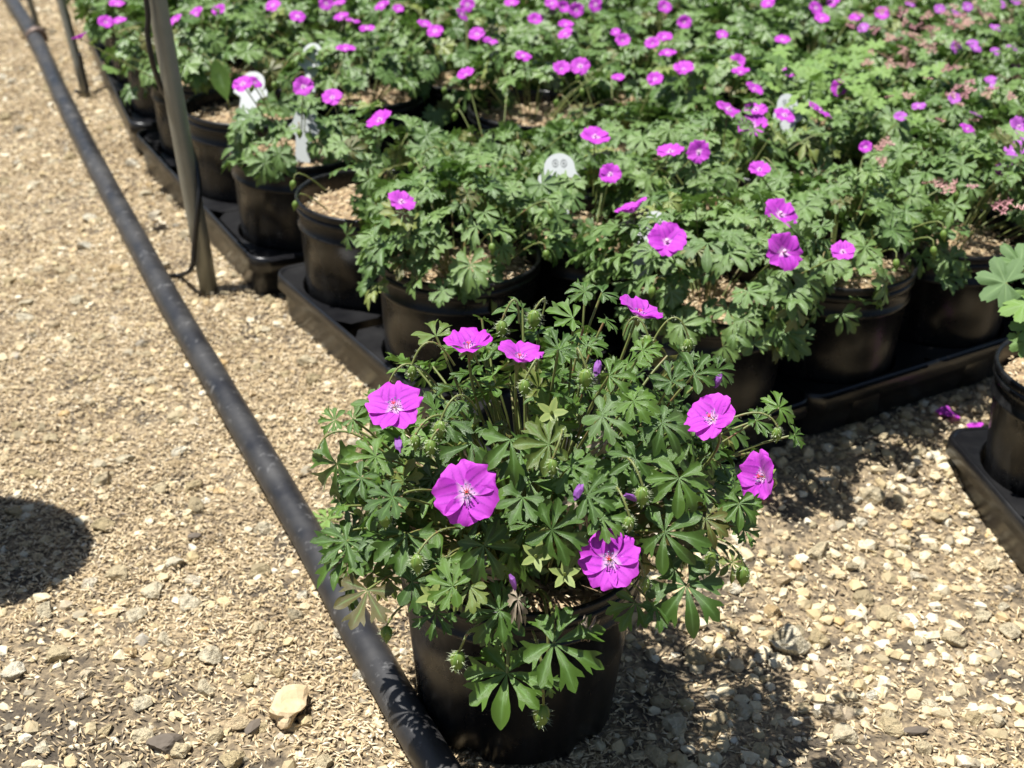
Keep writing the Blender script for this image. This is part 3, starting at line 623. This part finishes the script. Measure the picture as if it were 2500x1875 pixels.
BFP = [(2100, 95), (2140, 175), (2185, 105), (2190, 140), (2200, 275, 1.2), (2195, 325, 1.2), (2170, 370, 1.0), (1985, 230), (1945, 255), (2030, 20), (2090, 15), (2160, 10), (2060, 30), (1865, 60), (2150, 60), (2208, 60)]
BFP += [(x + random.uniform(-55, 55), max(3, y + random.uniform(-35, 35))) for x, y in ((2050, 40), (2110, 60), (2150, 110), (2180, 180), (2150, 230), (2190, 240), (2200, 350), (2080, 110), (2120, 20), (2200, 20), (1990, 30), (2060, 190), (2160, 300), (2190, 90))]
EMPTY = {(0, 0), (1, 3)}
PALE = {}
plants = {}
front = {(0, 1): 'potted geranium at the bed corner left of the lone plant, leaves spilling over its rim',
         (0, 2): 'potted geranium second along the left edge, bare mulch showing at its left rim',
         (0, 3): 'low potted geranium just right of the riser stake, big leaves over its rim',
         (0, 4): 'nearly bare black pot beside the riser stake, wide husk mulch and one upright pale leaf',
         (1, 0): 'potted geranium on the front edge directly behind the lone plant at its right',
         (2, 0): 'potted geranium second on the front edge, bare mulch at its right rim',
         (3, 0): 'potted geranium third on the front edge, rightmost pot with mulch showing'}
for j in range(NJ):
    for i in range(NI):
        if (i, j) in EMPTY or not seen(i, j): continue
        P = gpos(i, j); pale = (i + .0) >= 4.6 and 0 <= j <= 3 and i >= 5 and P[1] > 1.9 and False
        lab = front.get((i, j)) or 'potted geranium in the bed, %s row from front, %s from left edge' % (words_[j], words_[i])
        e = new_pot((P[0], P[1], BED_Z + .006 - DROP), 0, lab, bed=True, group='geraniums massed in the bed'); plants[(i, j)] = e
        near = pj(P + [0, 0, .2])[2] < 1.78; seed = 1000 + i * 37 + j * 101; rx, rzz, nl, drop = .104 + .010 * ((i * 7 + j * 3) % 3), .062 + .018 * ((i * 5 + j) % 3), (100, 140, 120, 155)[(i * 3 + j * 5) % 4], None
        if i == 0 and j >= 5: rx, nl = .135, 150
        if (i, j) == (0, 1): nl, rzz = 165, .085; drop = lambda q: q[0] > .035 and q[1] < -.02 and q[2] < POT_H + .03
        if (i, j) == (0, 2): drop = lambda q: q[0] < -.025 and q[2] < POT_H + .10; rzz = .08
        if (i, j) == (1, 2): nl, rzz, rx = 95, .030, .090
        if (i, j) == (2, 2): nl, rzz, rx = 100, .036, .092
        if (i, j) == (2, 3): drop = lambda q: q[1] < .0 and q[2] < POT_H + .05
        if (i, j) == (1, 4): drop = lambda q: q[1] < -.03 and q[2] < POT_H + .03
        if (i, j) == (0, 3): nl, rzz, rx = 70, .045, .095; drop = lambda q: q[1] > .035
        if (i, j) == (0, 4): nl, rzz, rx = 60, .06, .08; drop = lambda q: q[0] < .045
        if (i, j) == (2, 0): nl, rzz = 170, .085; drop = lambda q: q[0] > .03 and q[1] < .02 and q[2] < POT_H + .045
        if (i, j) == (3, 0): nl, rzz = 170, .10; drop = lambda q: q[0] > .0 and q[1] < .02 and q[2] < POT_H + .06
        if (i, j) == (1, 0): nl, rzz, rx = 200, .088, .120
        bed_plant(e, seed, nl, rx, rzz, near, drop=drop)
        if (i, j) == (0, 4):                 # one upright pale leaf
            v, f = tube(bez((-.02, -.01, SOIL_Z), (-.022, -.01, SOIL_Z + .02), (-.024, -.012, SOIL_Z + .03), 4), .001, 5); link('stem', mesh('stem', v, f, M['stem']), e)
            V = [(0, 0, 0), (.011, .02, .002), (.013, .032, .003), (.006, .05, .001), (0, .056, 0), (-.006, .05, .001), (-.013, .032, .003), (-.011, .02, .002), (0, .02, -.001), (0, .034, -.002)]
            F = [(0, 1, 8), (1, 2, 9, 8), (2, 3, 4, 9), (4, 5, 6, 9), (6, 7, 8, 9), (0, 8, 7)]; o = link('leaf', mesh('leaf', V, F, M['leaf_pale'], {'vein': [0] * 8 + [1, 1]}), e, mat4(frame(np.array((-.024, -.012, SOIL_Z + .028)), [-.25, 0, 1], [.2, -.9, .25]), 1.0)); o['label'] = 'single upright pale green leaf'
def nearest(P):
    return min(plants, key=lambda k_: np.hypot(*(gpos(*k_)[:2] - P[:2])))
def add_flower(px, py, s, meshes, zf):
    P = un(px, py, zf); key = nearest(P); e = plants[key]; base = np.array(e.location)
    r = np.random.default_rng(int(px * 7 + py)); n_ = nz(np.array([0, -.45, .95]) + r.normal(size=3) * .32); L = P - base
    link('flower', meshes[r.integers(len(meshes))], e, mat4(frame(L, r.normal(size=3), n_), .0160 * s))
    v, f = tube(bez(L * [.5, .5, .75], L * [.8, .8, .9], L - n_ * .002, 6), .0008, 5, False); link('flower_stalk', mesh('flower_stalk', v, f, M['stem']), e)
for q in BF:
    add_flower(q[0] * 1.1302, q[1] * 1.1302, (q[2] if len(q) > 2 else .95) * (.78 if q[1] < 130 else .86 if q[1] < 220 else .95), wf, .285 if q[1] < 400 else .275)
for q in BFP: add_flower(q[0] * 1.1302, q[1] * 1.1302, (q[2] if len(q) > 2 else .8) * .72, wfp, .27)

# pale broad-leaved clump and pinkish seed heads in the upper right of the bed
def clump(px, py, n_, spread, zf, mes, size, name, seed):
    r = np.random.default_rng(seed); P0 = un(px, py, zf)
    for _ in range(n_):
        P = P0 + np.array([r.normal(0, spread), r.normal(0, spread * 1.4), r.normal(0, .012)]); e = plants[nearest(P)]; L = P - np.array(e.location)
        link(name, mes[r.integers(len(mes))], e, mat4(frame(L, r.normal(size=3) - [0, .3, 0], nz(np.array([0, -.3, 1]) + r.normal(size=3) * .4)), r.uniform(*size)))
for (x, y, c) in ((1990, 190, 16), (2080, 200, 18), (2130, 230, 16), (2050, 150, 12), (1980, 240, 9), (2200, 150, 8)): clump(x, y, c, .03, .285, broad_me, (.010, .017), 'leaf', x)
bract_me = mesh('seed_head', *join([(list(np.array(calyx(5, 1, .9, .2, 0)[0]) + [q, w_, 0]), calyx()[1]) for q, w_ in ((0, 0), (1.1, .3), (-.6, 1), (.2, -1.2), (1.2, 1.4))]), M['bract'])
for (x, y, c) in ((2200, 80, 14), (2280, 60, 10), (2210, 130, 10), (2300, 250, 10), (2420, 470, 8), (2350, 60, 10), (2440, 200, 8), (2150, 60, 6), (2120, 320, 4)): clump(x, y, c, .03, .30, [bract_me], (.003, .0048), 'seed_head', x + 5)

# ------------------------------------------------------------------ plant labels
def label_tag(px, py, zf, w_, lean, label, yawa=0):
    top = un(px, py, zf); h = .07; from mathutils import Euler; bs = Vector(top) - Euler((-.75, lean, yawa)).to_matrix() @ Vector((0, 0, h)); e = empty('plant_label', tuple(bs), yawa); prof = [(-.22, 0), (.22, 0), (.26, .48), (.50, .56), (.50, .64), (.40, .72), (.36, .80)]
    P = prof + [(.36 * math.cos(math.radians(a)), .80 + .36 * .62 * math.sin(math.radians(a))) for a in range(15, 180, 15)] + [(-x, y) for x, y in prof[::-1][:-2]]
    P = [(x * w_, y * h) for x, y in P]; m = len(P); V = [(x, -.0005, y) for x, y in P] + [(x, .0005, y) for x, y in P]; F = [tuple(range(m)), tuple(range(2 * m - 1, m - 1, -1))] + [(i, i + m, (i + 1) % m + m, (i + 1) % m) for i in range(m)]
    link('blade', mesh('blade', V, F, M['label'], smooth=False), e)
    for sx in (-1, 1):                       # two printed rings with a dark centre
        V = []; F = []
        for rr2 in (1.0, .8): V += [(sx * .10 * w_ + rr2 * .075 * w_ * math.cos(t), -.0009, .86 * h + rr2 * .10 * w_ * math.sin(t)) for t in np.linspace(0, 6.283, 16, endpoint=False)]
        F = [(i, (i + 1) % 16, 16 + (i + 1) % 16, 16 + i) for i in range(16)]; o = len(V)
        V += [(sx * .10 * w_ + .03 * w_ * math.cos(t), -.0009, .86 * h + .035 * w_ * math.sin(t)) for t in np.linspace(0, 6.283, 10, endpoint=False)]; F.append(tuple(range(o, o + 10)))
        link('print_mark', mesh('print_mark', V, F, M['print'], smooth=False), e)
    e.rotation_euler = (-.75, lean, yawa); tag(e, label, 'plant label', 'white plant labels stuck in the pots')
label_tag(622, 178, .240, .044, .05, 'large white plant label in the bare mulch pot beside the riser stake', -.1)
label_tag(748, 268, .232, .040, .18, 'white plant label right of the upright pale leaf, leaning among leaves', .2)
label_tag(1366, 378, .278, .044, -.03, 'white plant label in the middle of the bed below a dark gap', 0)
label_tag(1606, 520, .262, .036, .12, 'small white plant label tucked between two near magenta flowers', -.3)
label_tag(765, 108, .262, .036, .0, 'faint white plant label half hidden in foliage at upper left', 0)
label_tag(1922, 232, .285, .034, .0, 'white plant label almost buried in leaves right of the flower cluster', 0)

# ------------------------------------------------------------------ pot with broad pale leaves at the right edge, in its tray
q = un(2330, 1090, TRAY_Z); RZ = .18; RU = np.array([math.cos(RZ), math.sin(RZ), 0]); RV = np.array([-math.sin(RZ), math.cos(RZ), 0]); PT = np.array([q[0], q[1], 0]) + RU * (SU / 2 + .004) - RV * .055; ZG = float(gh(PT[0], PT[1])) * .6
rc = [PT + RU * SU * a_ - RV * SV * .9 * b_ for a_ in range(2) for b_ in range(2)]
tray(rc, 'black plastic carry tray at the right edge, nearest the camera', sum(rc) / 4, RZ, ZG)
e = new_pot((PT[0], PT[1], ZG + .006), 0, 'black pot at the right edge with broad pale scalloped leaves', group=None)
r = np.random.default_rng(5)
for (px, py, dy, s, a) in ((2455, 690, -.04, .027, 200), (2490, 645, -.02, .025, 240), (2500, 745, -.06, .024, 160), (2525, 790, -.065, .022, 120), (2545, 700, -.05, .026, 20), (2560, 640, .02, .026, 300), (2600, 690, -.03, .026, 0), (2500, 835, -.07, .016, 100)):
    P = at_y(px, py, PT[1] + dy); y = rt * math.cos(math.radians(a)) - up * math.sin(math.radians(a)); n_ = nz(np.array([-.1, -.5, .8]) + r.normal(size=3) * .2); L = P - np.array(e.location)
    lf = link('leaf', broad_dark[r.integers(4)], e, mat4(frame(L, y, n_), s)); v, f = tube(bez((L[0] * .2, L[1] * .2, SOIL_Z), L * [.6, .6, .8], L, 6), .0012, 5); link('stem', mesh('stem', v, f, M['stem']), e)

# ------------------------------------------------------------------ the lone plant in front
main = new_pot((MAIN[0], MAIN[1], .002), .35, 'bushy geranium with eight open magenta flowers in a lone black pot beside the pipe')
main.rotation_euler = (0, 0, 0)
for ch in main.children: ch.scale = (1.095, 1.095, .985)
C = np.array([.045, 1.19, .25]) * S; RAD = np.array([.225, .20, .20]) * S; ML = np.array(main.location)
def dome_hit(px, py, k_=1.0):
    d = ray(px, py); o = (CAM - C) / (RAD * k_); q = d / (RAD * k_); a, b, c = q @ q, 2 * o @ q, o @ o - 1; D = b * b - 4 * a * c
    t = (-b - math.sqrt(D)) / (2 * a) if D > 0 else -b / (2 * a); P = CAM + d * t; return P, nz((P - C) / (RAD ** 2))
def petiole(P, end_dir, parent, name='petiole', rad=.0009, root=None):
    b = np.array([P[0] * .25 + MAIN[0] * .75 + .006, P[1] * .25 + MAIN[1] * .75, SOIL_Z]) if root is None else root
    v, f = tube(bez(b, (b + P) / 2 + np.array([0, 0, .03]) - end_dir * .012, P, 8), [rad * 1.3] * 3 + [rad] * 5, 6, False); return v, f
def main_leaf(P, A, s, mi):
    lf = link('leaf', leaf_me[mi], main, mat4(np.vstack([np.hstack([A[:3, :3], (P - ML)[:, None]]), [0, 0, 0, 1]]), s))
    v, f = petiole(P, A[:3, 1], lf); inv = np.linalg.inv(A[:3, :3]); v = [(inv @ (np.asarray(q) - P)) / s for q in v]; link('petiole', mesh('petiole', v, f, M['stem']), lf)
TOC = -fw
def hides(P, rad_):
    x, y, d = pj(P); return any(math.hypot(x - f[0], y - f[1]) < f[2] * .5 + rad_ * FPX / d * .75 for f in FL)
FL = [(1144, 856, 134, (.0, .90, .45), .75, 1.02), (1266, 884, 132, (.15, .84, .52), .78, 1.03), (1556, 775, 130, (.3, .82, .42), .72, 1.02), (965, 997, 146, (-.12, .62, .78), .42, 1.06), (1139, 1203, 164, (.02, .22, .97), .14, 1.06), (1490, 1368, 154, (-.22, .30, .92), .26, 1.05), (1742, 1026, 140, (-.55, .55, .6), .50, 1.10), (1868, 1165, 138, (-.80, .15, .5), .55, 1.03)]
KL = [(500, 1115, 165, 100), (335, 1345, 165, 105), (520, 1310, 160, -15), (885, 1430, 150, 170), (1100, 1095, 155, 15), (1570, 1105, 180, 15), (1660, 1325, 185, 80), (370, 790, 130, 130), (930, 720, 170, 88), (770, 735, 140, 150), (660, 640, 110, 20), (1310, 620, 140, 30), (690, 470, 130, 110), (620, 290, 105, 250), (745, 255, 95, 350), (1190, 215, 110, 200), (1250, 330, 100, 260), (1340, 455, 105, 0), (1130, 345, 90, 300), (1690, 450, 115, 300), (1790, 430, 85, 20), (2045, 590, 95, 310), (1560, 650, 130, 60), (1630, 880, 150, 100), (1880, 985, 105, 90), (1090, 740, 140, 180), (820, 1160, 150, 60), (1310, 1045, 120, 0), (1850, 840, 120, 20), (1740, 1050, 110, 70), (440, 960, 115, 150), (200, 640, 75, 180), (275, 635, 70, 20), (1480, 350, 80, 330), (1450, 1400, 125, 120), (1530, 1410, 110, 95), (620, 1440, 105, 100), (1240, 105, 80, 190), (1310, 110, 75, 340), (690, 1330, 120, 200), (310, 880, 100, 120), (850, 330, 80, 270), (1000, 320, 80, 290), (1440, 560, 110, 20), (1180, 830, 120, 70), (1450, 800, 120, 150), (980, 960, 130, 110), (1250, 950, 120, 30), (1700, 640, 110, 10), (1950, 640, 80, 20), (560, 540, 100, 190), (1600, 480, 90, 250), (1560, 210, 70, 330), (1750, 730, 110, 80), (1350, 1230, 120, 200), (760, 1330, 110, 120), (1900, 1090, 80, 80), (1850, 1230, 85, 60), (2110, 700, 65, 10)]
r = np.random.default_rng(11)
for i, (X_, Y_, rz_, ang) in enumerate(KL):
    px, py = 700 + X_ / 1.7015, 650 + Y_ / 1.7015; P, dn_ = dome_hit(px, py, 1.02 + r.uniform(-.05, .05)); a = math.radians(ang); y = rt * math.cos(a) - up * math.sin(a)
    n_ = nz(TOC * .5 + dn_ * .35 + np.array([0, 0, .45]) + r.normal(size=3) * .16); s = rz_ / 1.7015 * pj(P)[2] / FPX
    if hides(P, s * .35): continue
    main_leaf(P, frame(P, y, n_), s * 1.14, r.integers(26))
for (px, py, rp, ang, yy) in ((1238, 1643, 137, 93, -.145), (1352, 1572, 135, 22, -.150), (1235, 1500, 100, 185, -.135), (1228, 1590, 60, 140, -.11), (1335, 1660, 50, 120, -.11)):   # spilling over the rim
    P = at_y(px, py, MAIN[1] + yy); a = math.radians(ang); y = rt * math.cos(a) - up * math.sin(a); n_ = nz(TOC * .7 + np.array([-.25, 0, .5]) + r.normal(size=3) * .08); s = rp * pj(P)[2] / FPX
    lf = link('leaf', leaf_me[{1238: 1, 1352: 7, 1235: 4}.get(px, 10)], main, mat4(np.vstack([np.hstack([frame(P, y, n_)[:3, :3], (P - ML)[:, None]]), [0, 0, 0, 1]]), s))
    root = np.array([MAIN[0] + (P[0] - MAIN[0]) * .5, MAIN[1] - .05, SOIL_Z + .01]); ctr = np.array([P[0], MAIN[1] - .12, POT_H + .045]); v, f = tube(bez(root, ctr, P, 10), .0011, 6, False); link('stem', mesh('stem', [np.asarray(q) - ML for q in v], f, M['stem']), main)
cnt = 0
while cnt < 236:                              # the rest of the bush, inner and back leaves
    d = nz(r.normal(size=3))
    if d[2] < -.30 or (d[1] > .55 and d[2] < .3) or (d[1] > .15 and r.random() < .55): continue
    s_ = r.uniform(.42, 1.0) ** .55; P = C + d * RAD * s_ * (1 + .07 * math.sin(7 * d[0] + 5 * d[2])); 
    if s_ > .9 and d[1] < 0 and r.random() < .3: continue
    sz_ = r.uniform(.020, .034) if r.random() < .75 else r.uniform(.012, .019)
    if P[2] < .30 and P[1] < MAIN[1] - .115 and P[0] < MAIN[0] + .07: continue
    x_, y_, _d = pj(P)
    if y_ > np.interp(x_, [780, 850, 950, 1050, 1450, 1560, 1700, 1800, 1900, 2000], [1150, 1420, 1430, 1390, 1370, 1400, 1370, 1260, 1150, 1000]): continue
    if s_ > .8 and d[1] < .3 and hides(P, sz_): continue
    if d[1] < -.3 and (P[2] < POT_H + .012) and s_ > .7 and r.random() < .75: continue
    A = leaf_frame(r, d, P, .45, .48, .15); main_leaf(P, A, sz_ * (.8 if d[2] > .75 else 1), r.integers(26)); cnt += 1
# flowers: px, py, diameter px, facing (right, up, towards camera), cup, distance
for i, (px, py, dia, fc, cup, kk) in enumerate(FL):
    P, dn_ = dome_hit(px, py, kk); n_ = nz(rt * fc[0] + up * fc[1] + TOC * fc[2]); s = dia / 2 * pj(P)[2] / FPX * 1.04
    A = frame(P, up * .9 + rt * r.uniform(-.5, .5), n_); Lm = np.vstack([np.hstack([A[:3, :3], (P - ML)[:, None]]), [0, 0, 0, 1]])
    fl = link('flower', calyx_me, main, mat4(Lm, s)); link('stamens', stam[i % 2], fl)
    for k_ in range(5):
        v, f, pu, pv = petal_shape(i * 17 + k_, cup + r.uniform(-.16, .18)); me = mesh('petal', v, f, M['petal'], {'pu': pu, 'pv': pv}); o = link('petal', me, fl); o.rotation_euler = (r.uniform(-.06, .06), r.uniform(-.08, .08), 2 * math.pi * k_ / 5 + r.uniform(-.09, .09)); o.location = (0, 0, .012 * (k_ % 3))
    b = P - n_ * .05 - np.array([0, 0, .03]); b = b * .6 + C * .4; v, f = tube(bez(b, P - n_ * .035, P - n_ * .002, 8), .0010, 6, False); link('flower_stalk', mesh('flower_stalk', [np.asarray(q) - ML for q in v], f, M['stem']), main)
# buds nod on arching stalks
def hang(px, py, s, me, name, P=None, hx=0, arch=.02, side=.02):
    if P is None: P = dome_hit(px, py, 1.07)[0]
    dn2 = np.array([hx * .3, -.1, -1.0]); top = P - nz(dn2) * s * .02
    link(name, me, main, mat4(np.vstack([np.hstack([frame(P, [1, .2, 0], dn2)[:3, :3], (P - ML)[:, None]]), [0, 0, 0, 1]]), s))
    c = C + (P - C) * .72; root = np.array([c[0], c[1], P[2] - .004]); mid = P + np.array([-side * np.sign(P[0] - C[0] + 1e-6) * .5, .008, arch * (.2 + .9 * ((px * 7.3) % 1))]); pts = bez(root, mid + [0, 0, arch * .5], P, 12); v, f = tube(pts, .0008, 6, False); vs = [np.asarray(q) - ML for q in v]
    rr3 = np.random.default_rng(int(px + py)); mi = [0] * len(f)
    for _ in range(60):
        q = pts[rr3.integers(3, 12)] - ML; d = nz(rr3.normal(size=3)); o = len(vs); sd = nz(np.cross(d, [0, 0, 1])) * .00010; vs += [q - sd, q + sd, q + d * .0028]; f.append((o, o + 1, o + 2)); mi.append(1)
    link('bud_stalk', mesh('bud_stalk', vs, f, None, None, True, [M['stem'], M['hair']], mi), main)
ZB = [(190, 1160), (545, 1195), (1425, 1040), (1105, 800), (1245, 425), (535, 700), (990, 470), (1480, 915), (2040, 670), (1765, 1185), (1900, 1245), (130, 760), (415, 1495), (640, 640), (520, 410), (895, 225), (1030, 180), (1670, 300), (1500, 285), (420, 500), (1490, 1290), (600, 720), (410, 1010)]
for i, (X_, Y_) in enumerate(ZB): hang(700 + X_ / 1.7015, 650 + Y_ / 1.7015, (.0125, .0145, .011)[i % 3], bud_me[i % 3], 'bud')
for (px, py, sz) in ((1121, 1590, .0155), (1327, 1722, .0175)):
    P = at_y(px, py, MAIN[1] - .150); link('bud', bud_me[0], main, mat4(np.vstack([np.hstack([frame(P, [1, .2, 0], [-.12, -.1, -1])[:3, :3], (P - ML)[:, None]]), [0, 0, 0, 1]]), sz))
    top = at_y(px + (40 if py < 1700 else -5), py - (65 if py < 1700 else 130), MAIN[1] - .145); pts = [P] + bez(top * .45 + P * .55 + [0, 0, .004], top, at_y(px + 120 if py < 1700 else 1300, 1540, MAIN[1] - .13), 8); v, f = tube(pts, .0009, 6); vs = [np.asarray(q) - ML for q in v]; mi = [0] * len(f); rr3 = np.random.default_rng(px)
    for _ in range(140):
        k_ = rr3.integers(0, 7); q = pts[k_] + (pts[k_ + 1] - pts[k_]) * rr3.random() - ML; d = nz(rr3.normal(size=3)); o = len(vs); sd = nz(np.cross(d, [0, 0, 1])) * .00010; vs += [q - sd, q + sd, q + d * .0030]; f.append((o, o + 1, o + 2)); mi.append(1)
    link('bud_stalk', mesh('bud_stalk', vs, f, None, None, True, [M['stem'], M['hair']], mi), main)
for (X_, Y_) in ((1035, 1205), (1155, 1280), (600, 1370), (1100, 610)):
    P, dn_ = dome_hit(700 + X_ / 1.7015, 650 + Y_ / 1.7015, 1.06); link('spent_calyx', spent_me, main, mat4(np.vstack([np.hstack([frame(P, up + rt * r.uniform(-1, 1), nz(TOC + up * .3))[:3, :3], (P - ML)[:, None]]), [0, 0, 0, 1]]), .0108))
for (X_, Y_) in ((465, 740), (1290, 425), (1430, 960), (940, 1310), (1790, 475), (1210, 940)):
    P, dn_ = dome_hit(700 + X_ / 1.7015, 650 + Y_ / 1.7015, 1.04); link('wilted_flower', wilt_me[X_ % 2], main, mat4(np.vstack([np.hstack([frame(P, r.normal(size=3), r.normal(size=3))[:3, :3], (P - ML)[:, None]]), [0, 0, 0, 1]]), .0055))

for (X_, Y_) in ((790, 1260), (1200, 1000), (1330, 720), (960, 1385), (1250, 1505)):
    P, dn_ = dome_hit(700 + X_ / 1.7015, 650 + Y_ / 1.7015, .97); o = link('leaf', dry_me, main, mat4(np.vstack([np.hstack([frame(P, r.normal(size=3) - [0, 0, 1], nz(TOC + r.normal(size=3) * .4))[:3, :3], (P - ML)[:, None]]), [0, 0, 0, 1]]), .016)); o['label'] = 'small withered brown leaf'

# ------------------------------------------------------------------ fallen things
v, f, pu, pv = petal_shape(3, .1); fp = mesh('fallen_petal', v, f, M['petal'], {'pu': [.6] * len(pu), 'pv': pv})
for (px, py, lab) in ((2285, 1000, 'single fallen magenta petal on the gravel, farthest from the right pot'), (2345, 1018, 'fallen magenta petal left of its touching pair near the right pot'), (2372, 1030, 'fallen magenta petal right of its touching pair near the right pot'), (1845, 1195, 'fallen magenta petal on gravel under the rightmost flower'), (505, 532, 'tiny fallen magenta petal beside the grey riser stake')):
    q = ung(px, py, .006); o = link('fallen_petal', fp); o.location = (q[0], q[1], gh(q[0], q[1]) + .005); o.rotation_euler = (.1, .15, px); o.scale = (.016, .016, .016); tag(o, lab, 'petal', 'fallen petals on the ground')
q = ung(800, 1265, .006); fe = empty('fallen_leaf', (q[0], q[1], gh(q[0], q[1]) + .005)); tag(fe, 'pale drying leaf lying on husks between the pipe and lone pot', 'leaf')
v, f, a = LEAF[2]; o = link('blade', mesh('blade', np.array(v) * [1, 1, .4], f, M['leaf_pale'], {'vein': a}), fe); o.scale = (.024, .024, .024); o.rotation_euler = (0, 0, 1.2)
v, f = tube([(0, 0, 0), (.02, -.01, .001), (.045, -.012, .001)], .0009, 5); link('petiole', mesh('petiole', v, f, M['stem']), fe)
